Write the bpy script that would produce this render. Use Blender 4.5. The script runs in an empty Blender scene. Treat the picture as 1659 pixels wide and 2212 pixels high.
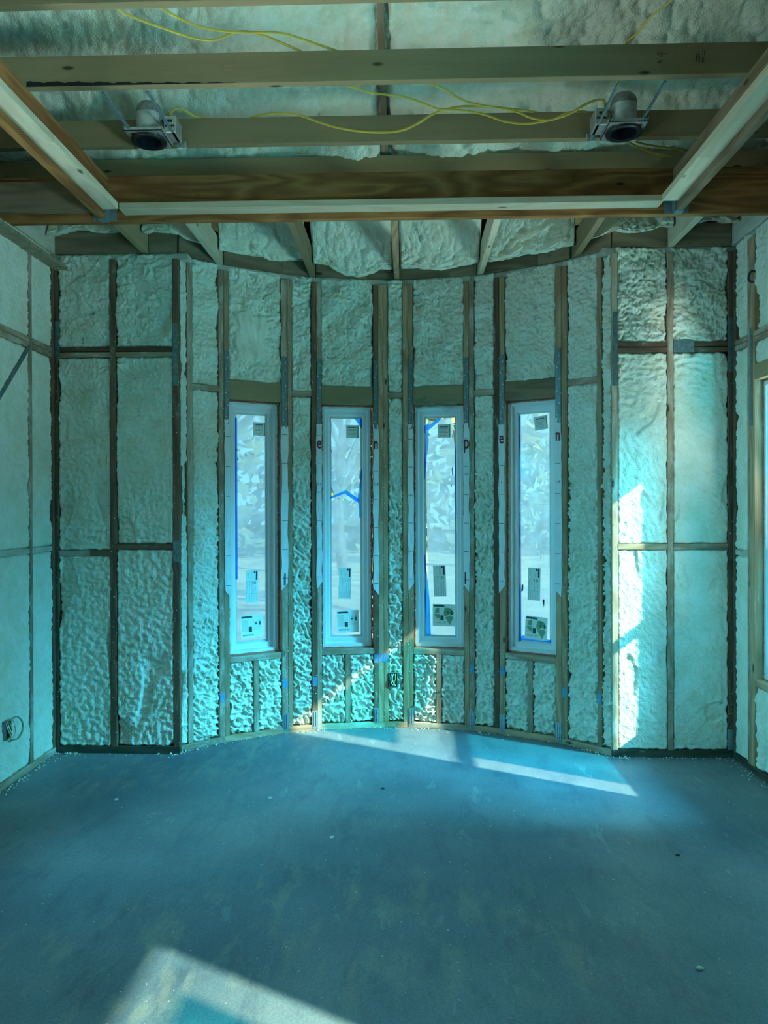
import bpy, bmesh, math, random
import numpy as np
from mathutils import Vector, Matrix

# ------------------------------------------------------------------ camera, world, sun, exposure
scene = bpy.context.scene
COL = scene.collection
F_PX, CX, CY = 1661.0, 829.5, 1106.0
YAW, PITCH, ROLL, CAM_H = 0.03064, -0.00372, -0.00266, 1.4866


def cam_basis():
    fw = Vector((-math.sin(YAW) * math.cos(PITCH), math.cos(YAW) * math.cos(PITCH), math.sin(PITCH)))
    r = Vector((math.cos(YAW), math.sin(YAW), 0))
    u = r.cross(fw)
    c, s = math.cos(ROLL), math.sin(ROLL)
    return c * r + s * u, -s * r + c * u, fw


CR, CU, CF = cam_basis()
cam_data = bpy.data.cameras.new('camera')
cam_data.sensor_fit = 'VERTICAL'
cam_data.sensor_height = 36.0
cam_data.lens = F_PX / 2212 * 36.0
cam_data.clip_start = 0.05
cam_data.clip_end = 400
cam = bpy.data.objects.new('camera', cam_data)
COL.objects.link(cam)
cam.matrix_world = Matrix(((CR.x, CU.x, -CF.x, 0), (CR.y, CU.y, -CF.y, 0), (CR.z, CU.z, -CF.z, CAM_H), (0, 0, 0, 1)))
scene.camera = cam

SUN_DIR = Vector((-0.874, 0.486, -0.638)).normalized()      # from the right, behind the camera
world = bpy.data.worlds.new('world')
scene.world = world
world.use_nodes = True
wn = world.node_tree
wn.nodes.clear()
w_out = wn.nodes.new('ShaderNodeOutputWorld')
w_bg = wn.nodes.new('ShaderNodeBackground')
# even winter sky: pale at the horizon, bluer overhead, the same all the way round
w_tc = wn.nodes.new('ShaderNodeTexCoord')
w_sep = wn.nodes.new('ShaderNodeSeparateXYZ')
w_ramp = wn.nodes.new('ShaderNodeValToRGB')
w_ramp.color_ramp.elements[0].position = 0.0
w_ramp.color_ramp.elements[0].color = (0.42, 0.86, 1.08, 1)
w_ramp.color_ramp.elements[1].position = 0.75
w_ramp.color_ramp.elements[1].color = (0.16, 0.55, 0.95, 1)
wn.links.new(w_tc.outputs['Generated'], w_sep.inputs[0])
wn.links.new(w_sep.outputs[2], w_ramp.inputs[0])
wn.links.new(w_ramp.outputs[0], w_bg.inputs[0])
w_bg.inputs[1].default_value = 1.9
wn.links.new(w_bg.outputs[0], w_out.inputs[0])

sun_data = bpy.data.lights.new('sun', 'SUN')
sun_data.energy = 12.0
sun_data.color = (0.74, 1.0, 0.80)
sun_data.angle = math.radians(0.9)
sun = bpy.data.objects.new('sun', sun_data)
COL.objects.link(sun)
sun.rotation_euler = SUN_DIR.to_track_quat('-Z', 'Y').to_euler()
sun.location = (8, -5, 9)


def fill_light(loc, size, target, energy, color):
    """daylight standing outside a window opening"""
    d = bpy.data.lights.new('window_daylight', 'AREA')
    d.shape = 'RECTANGLE'
    d.size, d.size_y = size
    d.energy = energy
    d.color = color
    d.spread = math.radians(92)
    o = bpy.data.objects.new('window_daylight', d)
    COL.objects.link(o)
    o.location = loc
    o.rotation_euler = (Vector(target) - Vector(loc)).to_track_quat('-Z', 'Y').to_euler()
    return o


COOL = (0.12, 0.80, 1.10)      # cyan tint of the added lamps that fill floor and lower walls
PALE = (0.92, 1.0, 0.90)       # paler tint of the added uplights that brighten the ceiling
for wy, e_fill, e_up in ((3.75, 0, 45), (0.6, 60, 640), (-1.3, 0, 340)):  # added fill lamps along the right wall, aimed down and up
    if e_fill:
        fill_light((2.9, wy, 2.1), (1.1, 1.6), (-0.6, wy + 0.4, 0.0), e_fill, COOL)
    fill_light((3.0, wy, -0.15), (1.3, 1.6), (-0.5, wy + 1.3, 3.0), e_up, PALE)
fill_light((5.4, 2.75, 3.2), (1.6, 1.6), (-0.6, 4.4, 0.0), 390, COOL)
fill_light((-3.1, 2.7, 1.9), (1.0, 1.4), (1.6, 4.6, 0.9), 35, COOL)  # added fill lamps behind the left window, for right panel and roof
fill_light((-3.2, 2.925, -0.15), (1.3, 1.6), (0.3, 3.7, 3.9), 50, PALE)

scene.view_settings.view_transform = 'Standard'
scene.view_settings.look = 'None'
scene.view_settings.exposure = 0.30
scene.view_settings.gamma = 1.0
scene.view_settings.use_curve_mapping = False
scene.cycles.max_bounces = 6
scene.cycles.diffuse_bounces = 3
scene.cycles.glossy_bounces = 2
scene.cycles.transparent_max_bounces = 8
scene.cycles.adaptive_threshold = 0.05
scene.cycles.caustics_reflective = False
scene.cycles.caustics_refractive = False
scene.cycles.sample_clamp_indirect = 6.0

random.seed(7)

# ------------------------------------------------------------------ dimensions (metres)
D = 4.6325                       # inner face of the flat back wall
XL, XR = -2.151, 1.934           # inner faces of the side walls
YR = -4.4                        # wall behind the camera
ZP = 3.05                        # top of the wall plates
RB, BX, BY = 1.774, -0.09, 3.456  # bow: radius and centre
A_L, A_R = -47.29, 47.78         # bow ends, degrees
TH = 0.14                        # stud depth
K_ROOF = 0.6


def bow(a, r=RB):
    t = math.radians(a)
    return Vector((BX + r * math.sin(t), BY + r * math.cos(t), 0))


def wall_y(x):
    """inner face of the back wall at x"""
    dx = x - BX
    if bow(A_L).x < x < bow(A_R).x:
        return BY + math.sqrt(max(RB * RB - dx * dx, 0))
    return D


def roof_z(y):
    return 3.2 + K_ROOF * (5.15 - y)


def at(px, py, Y):
    d = CR * ((px - CX) / F_PX) + CU * ((CY - py) / F_PX) + CF
    t = Y / d.y
    return Vector((0, 0, CAM_H)) + d * t


# ------------------------------------------------------------------ noise (numpy)
def _h(ix, iy, seed):
    n = (ix.astype(np.int64) * 374761393 + iy.astype(np.int64) * 668265263 + seed * 982451653) & 0xffffffff
    n = ((n ^ (n >> 13)) * 1274126177) & 0xffffffff
    n = ((n ^ (n >> 15)) * 2246822519) & 0xffffffff
    return ((n ^ (n >> 16)) & 0xffffff) / float(0xffffff)


def perlin(x, y, seed=0):
    ix, iy = np.floor(x), np.floor(y)
    fx, fy = x - ix, y - iy
    sx, sy = fx * fx * fx * (fx * (fx * 6 - 15) + 10), fy * fy * fy * (fy * (fy * 6 - 15) + 10)

    def g(ox, oy):
        a = _h(ix + ox, iy + oy, seed) * 2 * np.pi
        return np.cos(a) * (fx - ox) + np.sin(a) * (fy - oy)
    a = g(0, 0) + sx * (g(1, 0) - g(0, 0))
    b = g(0, 1) + sx * (g(1, 1) - g(0, 1))
    return (a + sy * (b - a)) * 1.5


def worley(x, y, seed=0):
    ix, iy = np.floor(x), np.floor(y)
    f1 = np.full(np.shape(x), 9.0)
    for ox in (-1, 0, 1):
        for oy in (-1, 0, 1):
            jx, jy = ix + ox, iy + oy
            px = jx + _h(jx, jy, seed)
            py = jy + _h(jx, jy, seed + 57)
            f1 = np.minimum(f1, (px - x) ** 2 + (py - y) ** 2)
    return np.sqrt(f1)


def sstep(a, b, x):
    t = np.clip((x - a) / (b - a), 0, 1)
    return t * t * (3 - 2 * t)


def dome(x, y, seed):
    f = worley(x, y, seed)
    return np.sqrt(np.clip(1 - (f / 0.95) ** 2, 0, 1))


def foam_height(u, z, style, seed):
    """relief of sprayed foam in metres; u along the wall, z up"""
    U, Z = u + seed * 3.17, z + seed * 1.31
    wx = U + 0.014 * perlin(U * 17, Z * 17, 3)
    wz = Z + 0.014 * perlin(U * 17 + 9, Z * 17 + 4, 5)
    fine = perlin(U * 120, Z * 120, 11)
    if style == 'lump':
        h = (0.022 * perlin(U * 7, Z * 7, 1) + 0.028 * dome(wx * 20, wz * 24, 2) + 0.022 * dome(wx * 44, wz * 50, 4)
             + 0.010 * (1 - np.abs(perlin(wx * 40, wz * 34, 6)) * 2.2) + 0.004 * fine - 0.057)
    elif style == 'shave':
        r1 = 1 - np.abs(perlin(wx * 26 + wz * 7, wz * 21, 7)) * 2.1
        r2 = 1 - np.abs(perlin(wx * 54, wz * 46, 8)) * 2.1
        h = (0.009 * perlin(U * 8, Z * 6, 1) + 0.029 * r1 * np.abs(r1) + 0.014 * r2 * np.abs(r2)
             + 0.003 * fine - 0.028)
    elif style == 'flat':
        g = sstep(0.36, 0.5, perlin(U * 6, Z * 2.6, 13))
        h = (0.007 * perlin(U * 5, Z * 4, 1) + 0.012 * dome(wx * 52, wz * 52, 4) + 0.004 * fine
             + 0.009 * perlin(U * 36, Z * 36, 9) - 0.015 - 0.016 * g * (0.4 + dome(wx * 34, wz * 34, 15)))
    elif style == 'smooth':
        g = sstep(0.42, 0.55, perlin(U * 8, Z * 4, 13))
        h = (0.005 * perlin(U * 4, Z * 4, 1) + 0.0055 * dome(wx * 66, wz * 66, 4) + 0.003 * fine
             + 0.0045 * perlin(U * 34 + Z * 26, Z * 18 - U * 14, 9) - 0.009 - 0.010 * g)
    else:
        h = 0 * u
    return h


# ------------------------------------------------------------------ materials
MATS = {}


def nodes_of(name):
    m = bpy.data.materials.new(name)
    m.use_nodes = True
    nt = m.node_tree
    b = nt.nodes['Principled BSDF']
    MATS[name] = m
    return m, nt, b


def N(nt, kind, **kw):
    n = nt.nodes.new(kind)
    for k, v in kw.items():
        if k.startswith('i_'):
            key = k[2:]
            n.inputs[int(key) if key.isdigit() else key.replace('_', ' ')].default_value = v
        else:
            setattr(n, k, v)
    return n


def ramp(nt, src, stops):
    r = nt.nodes.new('ShaderNodeValToRGB')
    e = r.color_ramp.elements
    while len(e) < len(stops):
        e.new(0.5)
    for i, (p, c) in enumerate(stops):
        e[i].position = p
        e[i].color = c if len(c) == 4 else (*c, 1)
    nt.links.new(src, r.inputs[0])
    return r.outputs[0]


def mixc(nt, fac, a, b, mode='MIX'):
    n = nt.nodes.new('ShaderNodeMix')
    n.data_type = 'RGBA'
    n.blend_type = mode
    for s, v in ((0, fac), (6, a), (7, b)):
        if hasattr(v, 'is_linked') or isinstance(v, bpy.types.NodeSocket):
            nt.links.new(v, n.inputs[s])
        elif s == 0:
            n.inputs[0].default_value = v
        else:
            n.inputs[s].default_value = (*v, 1)
    return n.outputs[2]


def mapped(nt, scale, space='Object'):
    tc = N(nt, 'ShaderNodeTexCoord')
    mp = N(nt, 'ShaderNodeMapping')
    mp.inputs['Scale'].default_value = scale
    nt.links.new(tc.outputs[space], mp.inputs['Vector'])
    return mp.outputs[0]


def bump(nt, b, src, strength, dist):
    bm = N(nt, 'ShaderNodeBump')
    bm.inputs['Strength'].default_value = strength
    bm.inputs['Distance'].default_value = dist
    nt.links.new(src, bm.inputs['Height'])
    nt.links.new(bm.outputs[0], b.inputs['Normal'])


def foam_mat(name, c0, c1, grain=220, bs=0.5):
    m, nt, b = nodes_of(name)
    v = mapped(nt, (1, 1, 1))
    n1 = N(nt, 'ShaderNodeTexNoise', i_Scale=9.0, i_Detail=6.0, i_Roughness=0.65)
    n2 = N(nt, 'ShaderNodeTexNoise', i_Scale=float(grain), i_Detail=3.0)
    n3 = N(nt, 'ShaderNodeTexVoronoi', i_Scale=95.0)
    for n in (n1, n2, n3):
        nt.links.new(v, n.inputs['Vector'])
    c = ramp(nt, n1.outputs[0], [(0.3, c1), (0.62, c0)])
    nt.links.new(c, b.inputs['Base Color'])
    add = N(nt, 'ShaderNodeMath', operation='MULTIPLY_ADD')
    add.inputs[1].default_value = -0.8
    nt.links.new(n3.outputs[0], add.inputs[0])
    nt.links.new(n2.outputs[0], add.inputs[2])
    bump(nt, b, add.outputs[0], bs, 0.006)
    b.inputs['Roughness'].default_value = 0.62
    b.inputs['Specular IOR Level'].default_value = 0.35
    return m


foam_mat('foam', (0.90, 0.88, 0.76), (0.76, 0.73, 0.55))
foam_mat('foam_roof', (0.88, 0.87, 0.72), (0.74, 0.71, 0.50), 150, 0.6)


def wood_mat(name, light, dark, dust=0.0, ring=16.0, knots=True, contrast=1.0):
    m, nt, b = nodes_of(name)
    tc = N(nt, 'ShaderNodeTexCoord')
    oi = N(nt, 'ShaderNodeObjectInfo')
    off = N(nt, 'ShaderNodeVectorMath', operation='SCALE')
    comb = N(nt, 'ShaderNodeCombineXYZ')
    for i in range(3):
        nt.links.new(oi.outputs['Random'], comb.inputs[i])
    nt.links.new(comb.outputs[0], off.inputs[0])
    off.inputs['Scale'].default_value = 37.0
    add = N(nt, 'ShaderNodeVectorMath', operation='ADD')
    nt.links.new(tc.outputs['Object'], add.inputs[0])
    nt.links.new(off.outputs[0], add.inputs[1])

    def mp(s):
        q = N(nt, 'ShaderNodeMapping')
        q.inputs['Scale'].default_value = s
        nt.links.new(add.outputs[0], q.inputs['Vector'])
        return q.outputs[0]
    base = N(nt, 'ShaderNodeTexNoise', i_Scale=1.0, i_Detail=2.0)
    nt.links.new(mp((0.9, 6, 6)), base.inputs['Vector'])
    wave = N(nt, 'ShaderNodeMath', operation='MULTIPLY')
    wave.inputs[1].default_value = ring
    nt.links.new(base.outputs[0], wave.inputs[0])
    fr = N(nt, 'ShaderNodeMath', operation='PINGPONG')
    fr.inputs[1].default_value = 1.0
    nt.links.new(wave.outputs[0], fr.inputs[0])
    fib = N(nt, 'ShaderNodeTexNoise', i_Scale=1.0, i_Detail=4.0, i_Roughness=0.7)
    nt.links.new(mp((6, 190, 190)), fib.inputs['Vector'])
    s = N(nt, 'ShaderNodeMath', operation='MULTIPLY_ADD')
    s.inputs[1].default_value = 0.55 * contrast
    nt.links.new(fr.outputs[0], s.inputs[0])
    f2 = N(nt, 'ShaderNodeMath', operation='MULTIPLY')
    f2.inputs[1].default_value = 0.6
    nt.links.new(fib.outputs[0], f2.inputs[0])
    nt.links.new(f2.outputs[0], s.inputs[2])
    col = ramp(nt, s.outputs[0], [(0.18, light), (0.85, dark)])
    # each board a little lighter or darker than the next
    hv = N(nt, 'ShaderNodeHueSaturation')
    mr = N(nt, 'ShaderNodeMapRange')
    mr.inputs[3].default_value = 0.78
    mr.inputs[4].default_value = 1.18
    nt.links.new(oi.outputs['Random'], mr.inputs[0])
    nt.links.new(mr.outputs[0], hv.inputs['Value'])
    nt.links.new(col, hv.inputs['Color'])
    col = hv.outputs[0]
    if knots:
        vo = N(nt, 'ShaderNodeTexVoronoi', i_Scale=1.0, i_Randomness=1.0)
        nt.links.new(mp((3.2, 9, 9)), vo.inputs['Vector'])
        k = ramp(nt, vo.outputs['Distance'], [(0.05, (1, 1, 1)), (0.11, (0, 0, 0))])
        col = mixc(nt, k, col, tuple(x * 0.22 for x in dark))
    if dust > 0:
        dn = N(nt, 'ShaderNodeTexNoise', i_Scale=1.0, i_Detail=8.0, i_Roughness=0.75)
        nt.links.new(mp((5, 16, 16)), dn.inputs['Vector'])
        f = ramp(nt, dn.outputs[0], [(0.62 - dust * 0.32, (0, 0, 0)), (0.78 - dust * 0.2, (1, 1, 1))])
        f3 = N(nt, 'ShaderNodeMath', operation='MULTIPLY')
        f3.inputs[1].default_value = 0.75
        nt.links.new(f, f3.inputs[0])
        col = mixc(nt, f3.outputs[0], col, (0.66, 0.66, 0.58))
    nt.links.new(col, b.inputs['Base Color'])
    b.inputs['Roughness'].default_value = 0.75
    b.inputs['Specular IOR Level'].default_value = 0.25
    bump(nt, b, fib.outputs[0], 0.15, 0.002)
    return m


wood_mat('wood_stud', (0.56, 0.37, 0.23), (0.35, 0.20, 0.11), dust=0.10)
wood_mat('wood_stud_dusty', (0.50, 0.36, 0.25), (0.31, 0.20, 0.13), dust=0.40)
wood_mat('wood_stud_dark', (0.24, 0.13, 0.08), (0.13, 0.07, 0.045), dust=0.10)
wood_mat('wood_joist', (0.36, 0.26, 0.145), (0.27, 0.19, 0.10), contrast=0.6, ring=7)
wood_mat('wood_pale', (0.72, 0.62, 0.46), (0.58, 0.47, 0.32), contrast=0.7)
wood_mat('wood_beam', (0.44, 0.19, 0.065), (0.22, 0.082, 0.026), ring=18, contrast=1.2)
wood_mat('wood_block', (0.32, 0.22, 0.14), (0.19, 0.125, 0.075), ring=12)
wood_mat('wood_treated', (0.10, 0.10, 0.075), (0.05, 0.05, 0.035), dust=0.05, knots=False)
wood_mat('plate_dusty', (0.55, 0.5, 0.4), (0.4, 0.34, 0.26), dust=0.8, knots=False)


def plain(name, col, rough=0.5, metal=0.0, spec=0.5, noise=0.0, ns=30, em=None):
    m, nt, b = nodes_of(name)
    b.inputs['Base Color'].default_value = (*col, 1)
    b.inputs['Roughness'].default_value = rough
    b.inputs['Metallic'].default_value = metal
    b.inputs['Specular IOR Level'].default_value = spec
    if noise:
        v = mapped(nt, (1, 1, 1))
        n = N(nt, 'ShaderNodeTexNoise', i_Scale=float(ns), i_Detail=5.0)
        nt.links.new(v, n.inputs['Vector'])
        lo = tuple(max(0, c * (1 - noise)) for c in col)
        hi = tuple(min(1, c * (1 + noise)) for c in col)
        nt.links.new(ramp(nt, n.outputs[0], [(0.3, lo), (0.7, hi)]), b.inputs['Base Color'])
    return m


plain('vinyl', (0.82, 0.84, 0.84), 0.35, noise=0.04, ns=6)
plain('strap_steel', (0.16, 0.22, 0.23), 0.45, 0.5, noise=0.3, ns=60)
plain('bracket_steel', (0.25, 0.34, 0.38), 0.4, 0.5, noise=0.2, ns=60)
plain('galvanized', (0.62, 0.63, 0.62), 0.42, 0.75, noise=0.18, ns=70)
plain('can_white', (0.60, 0.61, 0.58), 0.45, 0.2, noise=0.14, ns=40)
plain('can_dome', (0.22, 0.25, 0.25), 0.4, 0.5, noise=0.25, ns=60)
plain('black_plastic', (0.012, 0.012, 0.014), 0.35)
plain('can_inside', (0.012, 0.02, 0.03), 0.25, 0.3)
plain('cable_yellow', (0.62, 0.42, 0.06), 0.45, noise=0.12, ns=20)
plain('cable_grey', (0.36, 0.36, 0.30), 0.5)
plain('wire_copper', (0.75, 0.60, 0.42), 0.4, 0.3)
plain('blue_tape', (0.05, 0.22, 0.62), 0.6)
plain('stud_tape', (0.10, 0.26, 0.42), 0.6, noise=0.2, ns=50)
plain('sealant', (0.52, 0.16, 0.11), 0.6, noise=0.35, ns=80)
plain('housewrap', (0.74, 0.76, 0.76), 0.5, noise=0.06, ns=14)
plain('print_red', (0.18, 0.01, 0.02), 0.6)
plain('print_black', (0.03, 0.03, 0.035), 0.6)
plain('print_dim', (0.22, 0.25, 0.25), 0.6)
plain('ink', (0.045, 0.04, 0.03), 0.7)
plain('sticker_white', (0.90, 0.92, 0.86), 0.55, noise=0.04, ns=30)
plain('sticker_green', (0.18, 0.42, 0.22), 0.55)
plain('sticker_dark', (0.02, 0.07, 0.04), 0.5)
plain('sheathing', (0.30, 0.24, 0.16), 0.8, noise=0.3, ns=30)
plain('siding', (0.5, 0.48, 0.44), 0.8, noise=0.1, ns=4)
plain('grass_dry', (0.42, 0.34, 0.18), 0.9, noise=0.4, ns=1.5)
plain('bark', (0.16, 0.12, 0.09), 0.9, noise=0.3, ns=20)
plain('leaves_tan', (0.50, 0.32, 0.10), 0.8, noise=0.35, ns=3)
plain('leaves_olive', (0.20, 0.21, 0.09), 0.8, noise=0.35, ns=3)


def film_mat(name, tint, scatter, thru, cloud=0.0):
    """plastic masking film: part of the light passes straight, part is scattered"""
    m = bpy.data.materials.new(name)
    m.use_nodes = True
    MATS[name] = m
    nt = m.node_tree
    nt.nodes.clear()
    out = N(nt, 'ShaderNodeOutputMaterial')
    tr = N(nt, 'ShaderNodeBsdfTransparent')
    tr.inputs[0].default_value = (*tint, 1)
    tl = N(nt, 'ShaderNodeBsdfTranslucent')
    tl.inputs[0].default_value = (*scatter, 1)
    gl = N(nt, 'ShaderNodeBsdfGlossy')
    gl.inputs['Roughness'].default_value = 0.3
    mx = N(nt, 'ShaderNodeMixShader')
    mx.inputs[0].default_value = thru
    if cloud:
        v = mapped(nt, (1, 1, 1))
        n = N(nt, 'ShaderNodeTexNoise', i_Scale=7.0, i_Detail=5.0, i_Roughness=0.6)
        nt.links.new(v, n.inputs['Vector'])
        mr = N(nt, 'ShaderNodeMapRange')
        mr.inputs[1].default_value = 0.3
        mr.inputs[2].default_value = 0.7
        mr.inputs[3].default_value = max(0, thru - cloud)
        mr.inputs[4].default_value = min(1, thru + cloud)
        nt.links.new(n.outputs[0], mr.inputs[0])
        nt.links.new(mr.outputs[0], mx.inputs[0])
    nt.links.new(tl.outputs[0], mx.inputs[1])
    nt.links.new(tr.outputs[0], mx.inputs[2])
    m2 = N(nt, 'ShaderNodeMixShader')
    m2.inputs[0].default_value = 0.04
    nt.links.new(mx.outputs[0], m2.inputs[1])
    nt.links.new(gl.outputs[0], m2.inputs[2])
    nt.links.new(m2.outputs[0], out.inputs[0])
    return m


film_mat('film_bow', (0.52, 0.74, 1.0), (0.58, 0.80, 1.0), 0.30, 0.16)
film_mat('film_side', (0.04, 0.62, 0.86), (0.06, 0.66, 0.90), 0.7)
film_mat('tape_film', (0.02, 0.34, 1.0), (0.02, 0.40, 1.0), 0.35)
film_mat('scrap_film', (0.85, 0.92, 0.93), (0.75, 0.82, 0.82), 0.75)


def glass_mat():
    m = bpy.data.materials.new('glass')
    m.use_nodes = True
    MATS['glass'] = m
    nt = m.node_tree
    nt.nodes.clear()
    out = N(nt, 'ShaderNodeOutputMaterial')
    tr = N(nt, 'ShaderNodeBsdfTransparent')
    tr.inputs[0].default_value = (0.94, 0.97, 0.97, 1)
    gl = N(nt, 'ShaderNodeBsdfGlossy')
    gl.inputs['Roughness'].default_value = 0.03
    mx = N(nt, 'ShaderNodeMixShader')
    mx.inputs[0].default_value = 0.05
    nt.links.new(tr.outputs[0], mx.inputs[1])
    nt.links.new(gl.outputs[0], mx.inputs[2])
    nt.links.new(mx.outputs[0], out.inputs[0])


glass_mat()


def concrete_mat():
    m, nt, b = nodes_of('concrete')
    v = mapped(nt, (1, 1, 1))
    a = N(nt, 'ShaderNodeTexNoise', i_Scale=0.9, i_Detail=6.0, i_Roughness=0.6)
    nt.links.new(v, a.inputs['Vector'])
    v2 = mapped(nt, (1.6, 4.5, 1))
    s = N(nt, 'ShaderNodeTexNoise', i_Scale=1.5, i_Detail=9.0, i_Roughness=0.68, i_Distortion=0.25)
    nt.links.new(v2, s.inputs['Vector'])
    g = N(nt, 'ShaderNodeTexNoise', i_Scale=130.0, i_Detail=3.0)
    nt.links.new(v, g.inputs['Vector'])
    c = ramp(nt, a.outputs[0], [(0.32, (0.095, 0.145, 0.180)), (0.5, (0.150, 0.200, 0.232)), (0.68, (0.23, 0.275, 0.295))])
    st = ramp(nt, s.outputs[0], [(0.34, (0.66, 0.70, 0.76)), (0.48, (1, 1, 1)), (0.62, (1.0, 1.0, 1.0)), (0.66, (1.4, 1.34, 1.22))])
    c = mixc(nt, 1.0, c, st, 'MULTIPLY')
    # dried tan slurry stains over part of the slab
    tn = N(nt, 'ShaderNodeTexNoise', i_Scale=0.7, i_Detail=2.0)
    nt.links.new(mapped(nt, (1.0, 0.6, 1.0)), tn.inputs['Vector'])
    ts = N(nt, 'ShaderNodeTexNoise', i_Scale=2.2, i_Detail=10.0, i_Roughness=0.7, i_Distortion=0.2)
    nt.links.new(v2, ts.inputs['Vector'])
    tm = mixc(nt, 1.0, ramp(nt, tn.outputs[0], [(0.48, (0, 0, 0)), (0.62, (1, 1, 1))]), ramp(nt, ts.outputs[0], [(0.50, (0, 0, 0)), (0.62, (0.38, 0.38, 0.38))]), 'MULTIPLY')
    c = mixc(nt, tm, c, (0.36, 0.34, 0.25))
    gr = ramp(nt, g.outputs[0], [(0.35, (0.86, 0.86, 0.86)), (0.65, (1.1, 1.1, 1.1))])
    c = mixc(nt, 1.0, c, gr, 'MULTIPLY')
    sp = N(nt, 'ShaderNodeTexVoronoi', i_Scale=14.0)
    nt.links.new(v, sp.inputs['Vector'])
    k = ramp(nt, sp.outputs['Distance'], [(0.035, (1, 1, 1)), (0.05, (0, 0, 0))])
    c = mixc(nt, k, c, (0.5, 0.5, 0.47))
    nt.links.new(c, b.inputs['Base Color'])
    r = ramp(nt, s.outputs[0], [(0.3, (0.42, 0.42, 0.42)), (0.7, (0.62, 0.62, 0.62))])
    nt.links.new(r, b.inputs['Roughness'])
    b.inputs['Specular IOR Level'].default_value = 0.4
    bump(nt, b, g.outputs[0], 0.12, 0.002)


concrete_mat()


# ------------------------------------------------------------------ mesh helpers
def place(o, parent=None, M=None):
    COL.objects.link(o)
    if parent is not None:
        o.parent = parent
    if M is not None:
        o.matrix_basis = M
    return o


def mesh_from(name, V, Fc, mat, parent=None, M=None, smooth=False):
    me = bpy.data.meshes.new(name)
    me.from_pydata([tuple(v) for v in V], [], Fc)
    me.update()
    if smooth:
        me.polygons.foreach_set('use_smooth', [True] * len(me.polygons))
    if mat:
        me.materials.append(MATS[mat])
    return place(bpy.data.objects.new(name, me), parent, M)


def grid_obj(name, P, mat, parent=None, smooth=True, extra=None):
    """P: (n, m, 3) array of points; one continuous sheet"""
    n, m = P.shape[:2]
    me = bpy.data.meshes.new(name)
    nf = (n - 1) * (m - 1)
    me.vertices.add(n * m)
    me.vertices.foreach_set('co', P.reshape(-1).astype(np.float32))
    idx = np.arange(n * m).reshape(n, m)
    q = np.stack([idx[:-1, :-1], idx[:-1, 1:], idx[1:, 1:], idx[1:, :-1]], -1).reshape(-1)
    me.loops.add(nf * 4)
    me.loops.foreach_set('vertex_index', q.astype(np.int32))
    me.polygons.add(nf)
    me.polygons.foreach_set('loop_start', np.arange(0, nf * 4, 4, dtype=np.int32))
    me.polygons.foreach_set('loop_total', np.full(nf, 4, dtype=np.int32))
    me.update(calc_edges=True)
    me.polygons.foreach_set('use_smooth', np.full(nf, smooth))
    me.materials.append(MATS[mat])
    return place(bpy.data.objects.new(name, me), parent)


def bevel_box(sx, sy, sz, bev=0.0025):
    """centred box with chamfered edges -> verts, faces"""
    bm = bmesh.new()
    bmesh.ops.create_cube(bm, size=1.0)
    for v in bm.verts:
        v.co = Vector((v.co.x * sx, v.co.y * sy, v.co.z * sz))
    if bev > 0:
        bmesh.ops.bevel(bm, geom=list(bm.edges), offset=min(bev, 0.3 * min(sx, sy, sz)), segments=1, affect='EDGES', profile=0.5)
    bm.verts.ensure_lookup_table()
    V = [v.co.copy() for v in bm.verts]
    Fc = [[v.index for v in f.verts] for f in bm.faces]
    bm.free()
    return V, Fc


def axes_matrix(c, x, y, z):
    return Matrix(((x.x, y.x, z.x, c.x), (x.y, y.y, z.y, c.y), (x.z, y.z, z.z, c.z), (0, 0, 0, 1)))


def lumber(name, parent, p, q, w, t, side, mat, bev=0.0025):
    """board from p to q (centre line); w along 'side', t across; grain along its own x axis"""
    p, q, side = Vector(p), Vector(q), Vector(side)
    x = (q - p).normalized()
    y = (side - x * side.dot(x)).normalized()
    z = x.cross(y)
    V, Fc = bevel_box((q - p).length, w, t, bev)
    return mesh_from(name, V, Fc, mat, parent, axes_matrix((p + q) / 2, x, y, z))


def board(name, parent, x0, x1, y0, y1, z0, z1, mat, along='x', bev=0.0025):
    c = Vector(((x0 + x1) / 2, (y0 + y1) / 2, (z0 + z1) / 2))
    if along == 'x':
        return lumber(name, parent, (x0, c.y, c.z), (x1, c.y, c.z), y1 - y0, z1 - z0, (0, 1, 0), mat, bev)
    if along == 'y':
        return lumber(name, parent, (c.x, y0, c.z), (c.x, y1, c.z), x1 - x0, z1 - z0, (1, 0, 0), mat, bev)
    return lumber(name, parent, (c.x, c.y, z0), (c.x, c.y, z1), x1 - x0, y1 - y0, (1, 0, 0), mat, bev)


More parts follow.
